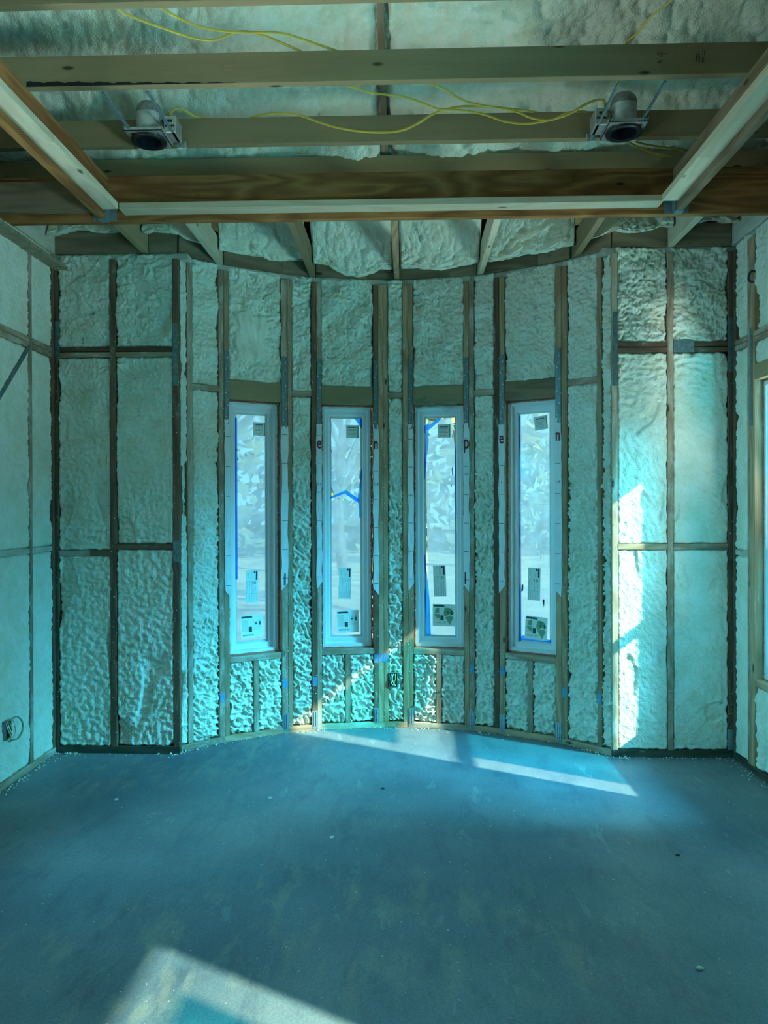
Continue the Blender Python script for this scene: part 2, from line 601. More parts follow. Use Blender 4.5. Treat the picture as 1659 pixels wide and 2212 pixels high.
def tube(pts, rx, ry=None, seg=8, sub=5, up=(0, 0, 1)):
    """swept oval along a Catmull-Rom curve -> verts, faces"""
    ry = ry or rx
    pts = [Vector(p) for p in pts]
    Q = []
    n = len(pts)
    for i in range(n - 1):
        p0, p1, p2, p3 = pts[max(i - 1, 0)], pts[i], pts[i + 1], pts[min(i + 2, n - 1)]
        for k in range(sub):
            t = k / sub
            Q.append(0.5 * ((2 * p1) + (p2 - p0) * t + (2 * p0 - 5 * p1 + 4 * p2 - p3) * t * t + (3 * p1 - p0 - 3 * p2 + p3) * t ** 3))
    Q.append(pts[-1])
    V, Fc = [], []
    for i, c in enumerate(Q):
        d = (Q[min(i + 1, len(Q) - 1)] - Q[max(i - 1, 0)]).normalized()
        u = Vector(up)
        s = d.cross(u)
        if s.length < 0.05:
            s = d.cross(Vector((1, 0, 0)))
        s.normalize()
        w = s.cross(d).normalized()
        for k in range(seg):
            a = 2 * math.pi * k / seg
            V.append(c + s * (math.cos(a) * rx) + w * (math.sin(a) * ry))
    for i in range(len(Q) - 1):
        for k in range(seg):
            a, b2 = i * seg + k, i * seg + (k + 1) % seg
            Fc.append([a, b2, b2 + seg, a + seg])
    Fc.append(list(range(seg))[::-1])
    Fc.append([len(V) - seg + k for k in range(seg)])
    return V, Fc


def lathe(prof, seg=32):
    """prof: (r, z) list -> verts, faces around z"""
    V, Fc = [], []
    for r, z in prof:
        for k in range(seg):
            a = 2 * math.pi * k / seg
            V.append(Vector((r * math.cos(a), r * math.sin(a), z)))
    for i in range(len(prof) - 1):
        for k in range(seg):
            a, b2 = i * seg + k, i * seg + (k + 1) % seg
            Fc.append([a, b2, b2 + seg, a + seg])
    return V, Fc


class MB:
    """collects boxes and shapes into one mesh"""

    def __init__(s):
        s.V, s.F = [], []

    def add(s, V, Fc, M=None):
        o = len(s.V)
        s.V += [M @ Vector(v) if M else Vector(v) for v in V]
        s.F += [[i + o for i in f] for f in Fc]
        return s

    def box(s, x0, x1, y0, y1, z0, z1, bev=0.0):
        V, Fc = bevel_box(x1 - x0, y1 - y0, z1 - z0, bev)
        return s.add(V, Fc, Matrix.Translation(((x0 + x1) / 2, (y0 + y1) / 2, (z0 + z1) / 2)))

    def build(s, name, mat, parent=None, M=None, smooth=False):
        return mesh_from(name, s.V, s.F, mat, parent, M, smooth)


def ring(x0, x1, z0, z1, prof):
    """rectangular ring swept from a closed profile of (inset, y)"""
    V, Fc = [], []
    for ins, y in prof:
        V += [Vector((x0 + ins, y, z0 + ins)), Vector((x1 - ins, y, z0 + ins)), Vector((x1 - ins, y, z1 - ins)), Vector((x0 + ins, y, z1 - ins))]
    n = len(prof)
    for i in range(n):
        j = (i + 1) % n
        for k in range(4):
            l = (k + 1) % 4
            Fc.append([i * 4 + k, i * 4 + l, j * 4 + l, j * 4 + k])
    return V, Fc


def tag(o, label=None, cat=None, group=None, kind=None):
    if label:
        o['label'] = label
    if cat:
        o['category'] = cat
    if group:
        o['group'] = group
    if kind:
        o['kind'] = kind
    return o


def empty(name, M=None, parent=None):
    o = bpy.data.objects.new(name, None)
    o.empty_display_size = 0.1
    return place(o, parent, M)


def foam_panel(parent, p0, p1, z0, z1, style, seed, res=0.0064, base=0.0, name='foam_panel', over=0.007, feature=None, mat='foam', style2=None, zmix=None):
    """foam filling one stud bay, between p0 and p1 (left to right seen from the room)"""
    p0, p1 = Vector((p0[0], p0[1], 0)), Vector((p1[0], p1[1], 0))
    t = p1 - p0
    L = t.length
    t.normalize()
    nrm = Vector((t.y, -t.x, 0))          # towards the room
    nu, nz = max(6, int((L + 2 * over) / res)), max(6, int((z1 - z0 + 2 * over) / res))
    u = np.linspace(-over, L + over, nu)
    z = np.linspace(z0 - over, z1 + over, nz)
    U, Z = np.meshgrid(u, z)
    H = foam_height(U, Z, style, seed)
    if style2:
        w = sstep(zmix[0], zmix[1], Z + 0.08 * perlin(U * 9 + seed, Z * 6, 21))
        H = H * (1 - w) + foam_height(U, Z, style2, seed) * w
    H = H + base
    du = np.minimum(U + over, L + over - U) + 0.006 * perlin(Z * 30 + seed * 7, U * 30, 31)
    dz = np.minimum(Z - z0 + over, z1 + over - Z) + 0.006 * perlin(U * 30 + seed * 5, Z * 30, 33)
    e = np.minimum(du, dz)
    H = H - 0.022 * (1 - sstep(0.0, 0.016, e)) + 0.003 * sstep(0.004, 0.014, e) * (1 - sstep(0.014, 0.035, e))
    if feature is not None:
        H = feature(U, Z, H)
    X = p0.x + t.x * U + nrm.x * H
    Y = p0.y + t.y * U + nrm.y * H
    P = np.stack([X, Y, Z], -1)
    # turn the rim back into the bay so that the panel has a body
    pad = np.pad(P, ((1, 1), (1, 1), (0, 0)), mode='edge')
    back = np.array([nrm.x, nrm.y, 0]) * 0.09
    pad[0] -= back
    pad[-1] -= back
    pad[1:-1, 0] -= back
    pad[1:-1, -1] -= back
    return grid_obj(name, pad, mat, parent)


# ------------------------------------------------------------------ floor
fl = board('floor', None, XL - 0.3, XR + 0.3, YR - 0.2, 5.6, -0.12, 0.0, 'concrete', 'y', 0.0)
tag(fl, 'bare grey concrete slab floor', 'floor', kind='structure')

# ------------------------------------------------------------------ walls
wb = empty('wall_back')
tag(wb, 'curved bow wall of wooden studs filled with sprayed foam', 'wall', kind='structure')
wbl = empty('wall_back_left')
tag(wbl, 'flat foam filled stud wall beside the left corner', 'wall', kind='structure')
wbr = empty('wall_back_right')
tag(wbr, 'flat foam filled stud wall beside the right corner, partly sunlit', 'wall', kind='structure')
wl = empty('wall_left')
tag(wl, 'left side wall of studs and pale foam', 'wall', kind='structure')
wr = empty('wall_right')
tag(wr, 'right side wall of studs and foam with a white window', 'wall', kind='structure')
wk = empty('wall_rear')
tag(wk, 'foam filled wall behind the viewer', 'wall', kind='structure')


def bow_stud(a0, a1, z0=0.038, z1=3.012, mat='wood_stud', name='stud'):
    p, q = bow(a0), bow(a1)
    am = (a0 + a1) / 2
    c = bow(am, RB + TH / 2)
    w = (q - p).length
    tdir = (q - p).normalized()
    return lumber(name, wb, (c.x, c.y, z0), (c.x, c.y, z1), w - 0.001, TH, tdir, mat)


STUDS = [(-45.44, -44.32, 'wood_stud_dusty'), (-38.5, -37.38, 'wood_stud_dusty'), (-37.38, -36.26, 'wood_stud'),
         (-24.76, -23.44, 'wood_stud_dusty'), (-23.44, -22.42, 'wood_stud'), (-18.15, -17.03, 'wood_stud_dark'), (-17.03, -16.02, 'wood_stud_dusty'),
         (-4.58, -3.52, 'wood_stud_dark'), (-3.52, -2.4, 'wood_stud'), (-2.4, -1.38, 'wood_stud'),
         (1.87, 3.09, 'wood_stud'), (3.09, 4.10, 'wood_stud'), (15.32, 16.39, 'wood_stud'), (16.39, 17.5, 'wood_stud_dusty'),
         (21.86, 23.08, 'wood_stud_dark'), (23.08, 24.2, 'wood_stud'), (35.36, 36.68, 'wood_stud'), (36.68, 37.89, 'wood_stud'),
         (44.51, 45.53, 'wood_stud')]
for a0, a1, mt in STUDS:
    bow_stud(a0, a1, mat=mt)

# full-height foam bays of the bow
BAYS = [(-47.29, -45.44, 11), (-44.32, -38.5, 12), (-22.42, -18.15, 13), (-1.38, 1.87, 14), (17.5, 21.86, 15), (37.89, 44.51, 16), (45.53, 47.9, 17)]
BLOCK = {12: 2.253, 13: 2.26, 14: 2.262, 15: 2.26, 16: 2.275}
for a0, a1, sd in BAYS:
    lo = 'flat' if sd == 11 else 'shave'
    hi = 'flat' if sd == 11 else 'lump'
    if sd in BLOCK:
        zb = BLOCK[sd]
        foam_panel(wb, bow(a0), bow(a1), 0.045, zb - 0.02, lo, sd, style2=hi, zmix=(1.5, 2.3) if sd != 12 else (0.2, 1.4))
        foam_panel(wb, bow(a0), bow(a1), zb + 0.02, 3.043, hi, sd + 30)
        p, q = bow(a0, RB + 0.05), bow(a1, RB + 0.05)
        lumber('blocking', wb, (p.x, p.y, zb), (q.x, q.y, zb), 0.09, 0.036, (0, 1, 0), 'wood_stud_dusty')
    else:
        foam_panel(wb, bow(a0), bow(a1), 0.045, 3.043, lo, sd, style2=hi, zmix=(1.6, 2.4))

WBAYS = [(-36.26, -24.76, 1), (-16.02, -4.58, 2), (4.10, 15.32, 3), (24.2, 35.36, 4)]
Z_SILL, Z_HEAD, Z_HDR = 0.547, 2.185, 2.32


def wrap_patch(U, Z, H):
    """loose plastic sheet pressed into the foam above the first window"""
    uc, zc = 0.15, 2.60
    du, dz = (U - uc) / 0.105, (Z - zc) / 0.16
    r = np.maximum(np.abs(du + 0.15 * np.sin(Z * 30)), np.abs(dz))
    w = 1 - sstep(0.82, 1.0, r)
    fold = 0.010 * np.abs(perlin(U * 17 + Z * 5, Z * 5 - U * 4, 41)) + 0.008 * np.exp(-((U - uc - 0.02 + 0.15 * (Z - zc)) / 0.012) ** 2)
    fold = fold + 0.007 * np.exp(-((U - uc - 0.05 - 0.12 * (Z - zc)) / 0.010) ** 2)
    return H * (1 - w) + (fold - 0.002) * w


for a0, a1, k in WBAYS:
    p, q = bow(a0), bow(a1)
    foam_panel(wb, p, q, Z_HDR, 3.043, 'lump', 50 + k, feature=wrap_patch if k == 1 else None)
    t = (q - p).normalized()
    nrm = Vector((t.y, -t.x, 0))
    # header, sill and cripple stud
    off = -nrm * 0.07 - nrm * 0.004
    h0, h1 = p + off, q + off
    lumber('header', wb, (h0.x, h0.y, (Z_HDR + Z_HEAD + 0.012) / 2), (h1.x, h1.y, (Z_HDR + Z_HEAD + 0.012) / 2), 0.14, Z_HDR - Z_HEAD - 0.012, nrm,
           ['wood_joist', 'wood_joist', 'wood_joist', 'wood_block'][k - 1])
    lumber('sill_board', wb, (h0.x, h0.y, 0.521), (h1.x, h1.y, 0.521), 0.14, 0.038, nrm, 'wood_stud_dusty')
    mid = (p + q) / 2
    cp = mid - nrm * 0.07
    lumber('cripple_stud', wb, (cp.x, cp.y, 0.038), (cp.x, cp.y, 0.502), 0.034, 0.14, t, 'wood_stud_dusty')
    ml, mr_ = mid - t * 0.017, mid + t * 0.017
    foam_panel(wb, p, ml, 0.045, 0.500, 'shave', 60 + k, base=0.001)
    foam_panel(wb, mr_, q, 0.045, 0.500, 'shave', 70 + k, base=0.001)

# plates along the bow (short straight pieces following the curve)
cuts = [A_L, -37.4, -23.4, -17.0, -2.4, 0.35, 3.1, 16.4, 23.1, 36.7, A_R]
for i in range(len(cuts) - 1):
    p, q = bow(cuts[i], RB + 0.070), bow(cuts[i + 1], RB + 0.070)
    lumber('bottom_plate', wb, (p.x, p.y, 0.019), (q.x, q.y, 0.019), 0.14, 0.038, (0, 1, 0), 'wood_stud' if i % 3 else 'wood_stud_dusty')
    p, q = bow(cuts[i], RB + 0.093), bow(cuts[i + 1], RB + 0.093)
    lumber('top_plate', wb, (p.x, p.y, 3.031), (q.x, q.y, 3.031), 0.14, 0.038, (0, 1, 0), 'plate_dusty')

# outer sheathing behind the bow, open at the windows
sh = MB()


def sheath(a0, a1, z0, z1):
    p, q = bow(a0, RB + TH), bow(a1, RB + TH)
    c, t = (p + q) / 2, (q - p).normalized()
    nrm = Vector((t.y, -t.x, 0))
    V, Fc = bevel_box((q - p).length + 0.006, 0.012, z1 - z0, 0)
    M = axes_matrix(Vector((c.x, c.y, (z0 + z1) / 2)) - nrm * 0.006, t, -nrm, Vector((0, 0, 1)))
    sh.add(V, Fc, M)


edges = [A_L - 2.0] + [v for a0, a1, k in WBAYS for v in (a0, a1)] + [A_R + 2.0]
for i in range(len(edges) - 1):
    if i % 2 == 0:
        n = max(1, int((edges[i + 1] - edges[i]) / 5))
        for j in range(n):
            s0 = edges[i] + (edges[i + 1] - edges[i]) * j / n
            sheath(s0, edges[i] + (edges[i + 1] - edges[i]) * (j + 1) / n, 0, 3.3)
    else:
        sheath(edges[i], edges[i + 1], 0, 0.53)
        sheath(edges[i], edges[i + 1], 2.2, 3.3)
sh.build('sheathing', 'sheathing', wb)

# flat panels beside the bow
PANELS = [(wbl, [(-2.163, -2.132), (-1.812, -1.775), (-1.425, -1.387)], (1.2615, 1.222), 'L'),
          (wbr, [(1.22, 1.255), (1.55, 1.583), (1.908, 1.936)], (1.258, 1.258), 'R')]
for par, sts, mids, sd in PANELS:
    for i, (x0, x1) in enumerate(sts):
        board('stud', par, x0, x1, D, D + TH, 0.038, 3.012, ['wood_stud_dark', 'wood_stud_dark', 'wood_stud_dark'][i] if sd == 'L' else ['wood_stud_dusty', 'wood_stud_dusty', 'wood_stud_dark'][i], 'z')
    board('bottom_plate', par, sts[0][0], sts[2][1], D, D + TH, 0.0, 0.045, 'wood_treated', 'x')
    board('top_plate', par, sts[0][0] - 0.05, sts[2][1] + 0.05, D + 0.024, D + TH, 3.012, 3.05, 'plate_dusty', 'x')
    board('blocking', par, sts[0][1], sts[2][0], D + 0.006, D + 0.1, 2.452, 2.482, 'wood_stud_dark', 'x')
    board('blocking', par, sts[0][1], sts[2][0], D + 0.002, D + 0.1, 2.418, 2.448, 'wood_stud_dusty' if sd == 'L' else 'wood_stud_dark', 'x')
    for b in range(2):
        x0, x1 = sts[b][1], sts[b + 1][0]
        zb = mids[1 - b] if sd == 'L' else mids[b]
        s0 = 80 + b + (10 if sd == 'R' else 0)
        foam_panel(par, (x0, D), (x1, D), 2.485, 3.043, 'lump', s0)
        if sd == 'L':
            foam_panel(par, (x0, D), (x1, D), zb + 0.018, 2.415, 'flat', s0 + 20, style2='lump', zmix=(1.75, 2.35))
            foam_panel(par, (x0, D), (x1, D), 0.045, zb - 0.018, 'flat', s0 + 40)
        else:
            foam_panel(par, (x0, D), (x1, D), zb + 0.018, 2.415, 'smooth', s0 + 20, style2='flat', zmix=(1.9, 2.4))
            foam_panel(par, (x0, D), (x1, D), 0.045, zb - 0.018, 'smooth', s0 + 40)
        if sd == 'L' and b == 0:
            board('blocking', par, x1 - 0.125, x1, D - 0.002, D + 0.08, zb - 0.016, zb + 0.018, 'wood_stud_dark', 'x')
            board('blocking', par, x0, x1 - 0.125, D + 0.004, D + 0.08, zb - 0.016, zb + 0.016, 'plate_dusty', 'x')
        else:
            board('blocking', par, x0, x1, D - 0.002, D + 0.08, zb - 0.018, zb + 0.018, 'wood_stud_dark' if sd == 'L' else ['wood_stud', 'wood_stud_dusty'][b], 'x')
    s = MB()
    s.box(sts[0][0] - (0.25 if sd == 'L' else 0), sts[2][1] + (0.25 if sd == 'R' else 0), D + TH, D + TH + 0.012, 0, 3.3)
    s.build('sheathing', 'sheathing', par)

# side walls: (wall x, outward sign, stud y ranges, ...)
def side_foam(par, X, ya, yb, z0, z1, style, seed, left, **kw):
    """bay on a side wall between ya < yb"""
    if left:
        return foam_panel(par, (X, ya), (X, yb), z0, z1, style, seed, **kw)
    return foam_panel(par, (X, yb), (X, ya), z0, z1, style, seed, **kw)


LST = [(4.595, 4.63), (4.318, 4.352), (3.93, 3.968), (3.5, 3.538), (3.36, 3.395), (2.455, 2.49), (1.1, 1.138), (-0.1, -0.062), (-1.3, -1.262), (-2.5, -2.462), (YR, YR + 0.038)]
for i, (y0, y1) in enumerate(LST):
    board('stud', wl, XL - TH, XL, y0, y1, 0.038, 3.012, 'wood_stud_dark' if i == 0 else 'wood_stud_dusty', 'z')
board('bottom_plate', wl, XL - TH, XL, YR, D, 0, 0.038, 'wood_stud_dusty', 'y')
board('top_plate', wl, XL - TH, XL - 0.024, YR, D, 3.012, 3.05, 'plate_dusty', 'y')
for i in range(len(LST) - 1):
    ya, yb = LST[i + 1][1], LST[i][0]
    near = i > 2
    if i == 4:  # opening for the added left window
        side_foam(wl, XL, ya, yb, 0.04, 0.49, 'smooth', 104, True, res=0.03)
        side_foam(wl, XL, ya, yb, 2.33, 3.02, 'smooth', 105, True, res=0.03)
        board('sill_board', wl, XL - TH, XL, ya, yb, 0.493, 0.531, 'wood_stud', 'y')
        board('header', wl, XL - TH, XL, ya, yb, 2.2, 2.33, 'wood_joist', 'y')
        continue
    rs = 0.03 if near else 0.0064
    if near:
        side_foam(wl, XL, ya, yb, 0.04, 3.02, 'smooth', 100 + i, True, res=rs)
        continue
    side_foam(wl, XL, ya, yb, 2.475, 3.043, 'smooth', 100 + i, True)
    side_foam(wl, XL, ya, yb, 1.272, 2.41, 'smooth', 110 + i, True)
    side_foam(wl, XL, ya, yb, 0.04, 1.236, 'smooth', 120 + i, True)
    board('blocking', wl, XL - 0.09, XL + 0.001, ya, yb, 2.443, 2.474, 'wood_stud_dusty', 'y')
    board('blocking', wl, XL - 0.09, XL + 0.002, ya, yb, 2.41, 2.44, 'wood_stud_dusty', 'y')
    board('blocking', wl, XL - 0.09, XL - 0.001, ya, yb, 1.238, 1.27, 'plate_dusty', 'y')
lumber('diagonal_brace', wl, (XL - 0.008, 4.33, 2.43), (XL - 0.008, 3.72, 1.80), 0.03, 0.022, (0, 1, 0), 'strap_steel')
s = MB()
s.box(XL - TH - 0.012, XL - TH, YR, 2.485, 0, 3.3)
s.box(XL - TH - 0.012, XL - TH, 3.365, D + TH, 0, 3.3)
s.box(XL - TH - 0.012, XL - TH, 2.485, 3.365, 0, 0.52)
s.box(XL - TH - 0.012, XL - TH, 2.485, 3.365, 2.2, 3.3)
s.build('sheathing', 'sheathing', wl)

# right wall: two windows, then two unseen ones added for fill light
WIN_R = [(3.46, 4.345), (0.20, 1.045), (-1.75, -0.9), (-3.75, -2.9)]
WZ0, WZ1 = 0.535, 2.19
RST = [(4.60, 4.633), (4.405, 4.44), (4.35, 4.405), (3.43, 3.465), (3.395, 3.43), (2.9, 2.938), (1.9, 1.938), (1.085, 1.12), (1.05, 1.085),
       (0.16, 0.195), (0.125, 0.16), (-0.5, -0.462), (-0.86, -0.825), (-0.895, -0.86), (-1.79, -1.755), (-1.825, -1.79), (-2.86, -2.825), (-2.895, -2.86), (-3.79, -3.755), (-3.825, -3.79), (YR, YR + 0.038)]
for i, (y0, y1) in enumerate(RST):
    board('stud', wr, XR, XR + TH, y0, y1, 0.038, 3.012, ['wood_stud_dark', 'wood_stud_dusty', 'wood_stud'][min(i, 2)], 'z')
board('bottom_plate', wr, XR, XR + TH, YR, D, 0, 0.038, 'wood_treated', 'y')
board('top_plate', wr, XR + 0.024, XR + TH, YR, D, 3.012, 3.05, 'plate_dusty', 'y')
side_foam(wr, XR, 4.44, 4.60, 2.475, 3.043, 'flat', 130, False)
side_foam(wr, XR, 4.44, 4.60, 1.245, 2.41, 'smooth', 131, False)
side_foam(wr, XR, 4.44, 4.60, 0.04, 1.21, 'smooth', 132, False)
board('blocking', wr, XR - 0.001, XR + 0.09, 4.44, 4.60, 2.444, 2.474, 'wood_stud_dusty', 'y')
board('blocking', wr, XR - 0.002, XR + 0.09, 4.44, 4.60, 2.41, 2.441, 'wood_stud_dusty', 'y')
board('blocking', wr, XR, XR + 0.09, 4.44, 4.60, 1.212, 1.244, 'plate_dusty', 'y')
for j, (y0, y1) in enumerate(WIN_R):
    fine = j == 0
    rs = 0.009 if fine else 0.03
    board('blocking', wr, XR - 0.001, XR + 0.09, y0, y1 + 0.005, 2.444, 2.474, 'wood_stud_dusty', 'y')
    board('blocking', wr, XR - 0.002, XR + 0.09, y0, y1 + 0.005, 2.41, 2.441, 'wood_stud_dusty', 'y')
    board('header', wr, XR + 0.002, XR + TH, y0 - 0.004, y1 + 0.004, WZ1 + 0.01, 2.29, 'wood_joist', 'y')
    side_foam(wr, XR, y0, y1, 2.475, 3.043, 'flat', 135 + j, False, res=rs)
    side_foam(wr, XR, y0, y1, 2.29, 2.41, 'flat', 138 + j, False, res=rs)
    board('sill_board', wr, XR - 0.002, XR + TH, y0 - 0.004, y1 + 0.004, WZ0 - 0.042, WZ0 - 0.004, 'wood_stud', 'y')
    side_foam(wr, XR, y0, y1, 0.04, WZ0 - 0.042, 'flat', 141 + j, False, res=rs)
for j, (ya, yb) in enumerate([(2.938, 3.395), (1.938, 2.9), (1.12, 1.9), (-0.462, 0.125), (-0.825, -0.5), (-2.825, -1.825), (YR, -3.825)]):
    side_foam(wr, XR, ya, yb, 0.04, 3.02, 'smooth', 150 + j, False, res=0.03)
s = MB()
yy = YR
for y0, y1 in sorted(WIN_R):
    s.box(XR + TH, XR + TH + 0.012, yy, y0, 0, 3.3)
    s.box(XR + TH, XR + TH + 0.012, y0, y1, 0, WZ0 - 0.02)
    s.box(XR + TH, XR + TH + 0.012, y0, y1, WZ1 + 0.015, 3.3)
    yy = y1
s.box(XR + TH, XR + TH + 0.012, yy, D + TH, 0, 3.3)
s.build('sheathing', 'sheathing', wr)

# wall behind the camera
xs = np.linspace(XL, XR, 9)
for i in range(9):
    board('stud', wk, xs[i] - 0.019, xs[i] + 0.019, YR - TH, YR, 0.038, 5.0, 'wood_stud', 'z')
    if i < 8:
        foam_panel(wk, (xs[i + 1] - 0.019, YR), (xs[i] + 0.019, YR), 0.04, 5.0, 'smooth', 170 + i, res=0.05)
board('bottom_plate', wk, XL, XR, YR - TH, YR, 0, 0.038, 'wood_stud', 'x')
s = MB()
s.box(XL - 0.9, XR + 0.9, YR - TH - 0.012, YR - TH, 0, 5.4)
s.build('sheathing', 'sheathing', wk)

# ------------------------------------------------------------------ roof over the room
ce = empty('ceiling')
tag(ce, 'sloping underside of the roof covered in bulging sprayed foam', 'ceiling', kind='structure')
XA = -0.135


def roof_foam(x0, x1, y0, y1, res, seed):
    nx, ny = int((x1 - x0) / res), int((y1 - y0) / res)
    x = np.linspace(x0, x1, nx)
    y = np.linspace(y0, y1, ny)
    X, Y = np.meshgrid(x, y)
    wx = X + 0.03 * perlin(X * 7, Y * 7, 3 + seed)
    wy = Y + 0.03 * perlin(X * 7 + 5, Y * 7 + 2, 4 + seed)
    H = (0.07 * perlin(X * 1.8, Y * 2.2, 5 + seed) + 0.045 * dome(wx * 9, wy * 11, 6 + seed) + 0.034 * dome(wx * 21, wy * 25, 7)
         + 0.020 * dome(wx * 44, wy * 50, 8) + 0.002 * perlin(X * 90, Y * 90, 9))
    e = np.minimum(X - x0, x1 - X) + 0.015 * perlin(Y * 9, X * 9, 12)
    H = H - 0.05 * (1 - sstep(0, 0.05, e))
    c, s_ = 1 / math.hypot(1, K_ROOF), K_ROOF / math.hypot(1, K_ROOF)
    Z = roof_z(Y) + 0.06 - H * c
    return grid_obj('foam_panel', np.stack([X, Y - H * s_, Z], -1)[::-1], 'foam_roof', ce)


roof_foam(-3.0, XA - 0.008, 3.1, 4.75, 0.0105, 1)
roof_foam(XA + 0.022, 3.0, 3.1, 4.75, 0.0105, 2)
roof_foam(-3.0, 3.0, 1.6, 3.1, 0.05, 3)
ra = lumber('rafter', ce, (XA + 0.007, 5.3, roof_z(5.3) + 0.02), (XA + 0.007, 1.6, roof_z(1.6) + 0.02), 0.036, 0.11, (1, 0, 0), 'wood_block')
s = MB()
yt = 1.6
zt = roof_z(yt)
c0 = [(-3.05, 5.75, roof_z(5.75) + 0.14), (3.05, 5.75, roof_z(5.75) + 0.14), (3.05, yt, zt + 0.14), (-3.05, yt, zt + 0.14), (3.05, YR - 0.2, zt + 0.14), (-3.05, YR - 0.2, zt + 0.14)]
Vd = [Vector(v) for v in c0] + [Vector(v) + Vector((0, 0, 0.02)) for v in c0]
s.add(Vd, [[0, 1, 2, 3], [3, 2, 4, 5], [7, 6, 9, 8], [8, 9, 11, 10], [0, 6, 7, 1], [1, 7, 8, 2], [2, 8, 10, 4], [5, 4, 10, 11], [3, 5, 11, 9], [0, 3, 9, 6]])
for sx in (-1, 1):
    x = 3.0 * sx
    g = [Vector((x, 5.75, 2.9)), Vector((x, YR - 0.2, 2.9)), Vector((x, YR - 0.2, zt + 0.15)), Vector((x, yt, zt + 0.15))]
    g2 = [v + Vector((0.02 * sx, 0, 0)) for v in g]
    s.add(g + g2, [[0, 1, 2, 3], [7, 6, 5, 4], [0, 4, 5, 1], [1, 5, 6, 2], [2, 6, 7, 3], [3, 7, 4, 0]])
    s.box(min(x, sx * 2.07), max(x, sx * 2.07), YR - 0.2, 5.75, 2.95, 2.97)
s.box(-3.0, -1.5, D + 0.02, 5.75, 3.22, 3.24)
s.box(1.33, 3.0, D + 0.02, 5.75, 3.22, 3.24)
s.build('roof_deck', 'sheathing', ce)

# ------------------------------------------------------------------ short joists from the front beam to the plate, with blocking between them
YB = 4.136
LOOK = [-2.172, -1.597, -1.195, -0.635, -0.07, 0.49, 1.05, 1.575, 1.955]
LOOK_LAB = ['short ceiling joist lying against the left side wall, dusted with foam', 'short ceiling joist left of the bow, ending above the left flat wall panel',
            'short ceiling joist landing at the left end of the bow', 'short ceiling joist landing between the first and second bow windows',
            'short ceiling joist at the middle of the bow', 'short ceiling joist landing between the third and fourth bow windows',
            'short ceiling joist landing at the right end of the bow', 'short ceiling joist right of the bow with a pale edge',
            'short ceiling joist lying against the right side wall, dusted with foam']
for i, x in enumerate(LOOK):
    y1 = wall_y(x) + 0.06
    o = board('lookout_joist', None, x - 0.019, x + 0.019, YB + 0.045, y1, ZP, ZP + 0.14, ['plate_dusty', 'wood_joist', 'wood_pale', 'wood_joist', 'wood_stud', 'wood_pale', 'wood_joist', 'wood_pale', 'plate_dusty'][i], 'y')
    tag(o, LOOK_LAB[i], 'joist', 'short joists between front beam and bow wall')
for i in range(len(LOOK) - 1):
    x0, x1 = LOOK[i] + 0.02, LOOK[i + 1] - 0.02
    par = wbl if i == 0 else wbr if i == 7 else wb
    seq = [x0, x1]
    if i == 1:
        seq = [x0, -1.40, x1]
    elif i == 6:
        seq = [x0, 1.23, x1]
    elif 2 <= i <= 5:
        seq = [x0, (x0 + x1) / 2 + 0.08, x1]
    for a, b in zip(seq[:-1], seq[1:]):
        ya, yb2 = wall_y(a + 0.001) + 0.03, wall_y(b - 0.001) + 0.03
        lumber('blocking', par, (a, ya, ZP + 0.07), (b - 0.002, yb2, ZP + 0.07), 0.036, 0.14, (0, 1, 0), 'wood_block')


def eave_foam(x0, x1, seed, drop, sag):
    nx = int((x1 - x0) / 0.0065)
    nv = 110
    x = np.linspace(x0, x1, nx)
    v = np.linspace(0, 1.0, nv)
    X, Vv = np.meshgrid(x, v)
    Yw = np.array([wall_y(a) for a in x])[None, :] + 0.01
    ya = 4.56
    Yc = ya + (Yw - ya) * np.minimum(Vv / 0.9, 1)
    end = drop + 0.03 * perlin(X * 5 + seed * 3.3, X * 0 + seed, 2) + 0.022 * dome(X * 12 + seed, X * 0 + 0.4, 8) + 0.012 * dome(X * 30 + seed, X * 0 + 0.4, 9) - 0.02 + sag * np.exp(-((X - (x0 + x1) / 2 - 0.02) / (0.33 * (x1 - x0))) ** 4)
    ztop = roof_z(Yc) - 0.02
    zb = ZP + 0.14 - end
    s_ = sstep(0.45, 0.95, Vv)
    Zc = ztop * (1 - s_) + np.minimum(ztop, zb) * s_
    xw = X + 0.012 * perlin(X * 20, Vv * 14, 3)
    lobes = 0.045 * dome(xw * 14 + seed, Vv * 7 + seed, 5 + seed) + 0.034 * dome(xw * 27, Vv * 15 + seed, 6 + seed) + 0.018 * dome(xw * 55, Vv * 34, 9)
    lobes = lobes * (0.5 + 0.7 * sstep(0.2, 0.7, Vv))
    edge = sstep(0, 0.02, np.minimum(X - x0, x1 - X) + 0.006)
    bulge = (sag * 0.9 + 0.03) * np.exp(-((Vv - 0.86) / 0.13) ** 2)
    tuck = sstep(0.93, 1.0, Vv)
    out = (lobes + bulge) * (1 - tuck) * (0.35 + 0.65 * edge) - 0.03 * tuck
    Y = Yc - out * (0.35 + 0.65 * s_)
    Z = Zc - out * (0.8 - 0.45 * s_) - 0.004 * tuck
    return grid_obj('foam_lump', np.stack([X, Y, Z], -1)[::-1], 'foam_roof', ce)


EAVE = [(0, 0.0, 0.0), (1, 0.0, 0.02), (2, 0.035, 0.0), (3, 0.045, 0.045), (4, 0.04, 0.025), (5, 0.05, 0.0), (6, 0.02, 0.02), (7, -0.01, 0.0)]
for i, dr, sg in EAVE:
    eave_foam(LOOK[i] + 0.019, LOOK[i + 1] - 0.019, i + 1, dr, sg)

# ------------------------------------------------------------------ tray ceiling beams
ZB0, ZB1 = 3.05, 3.298


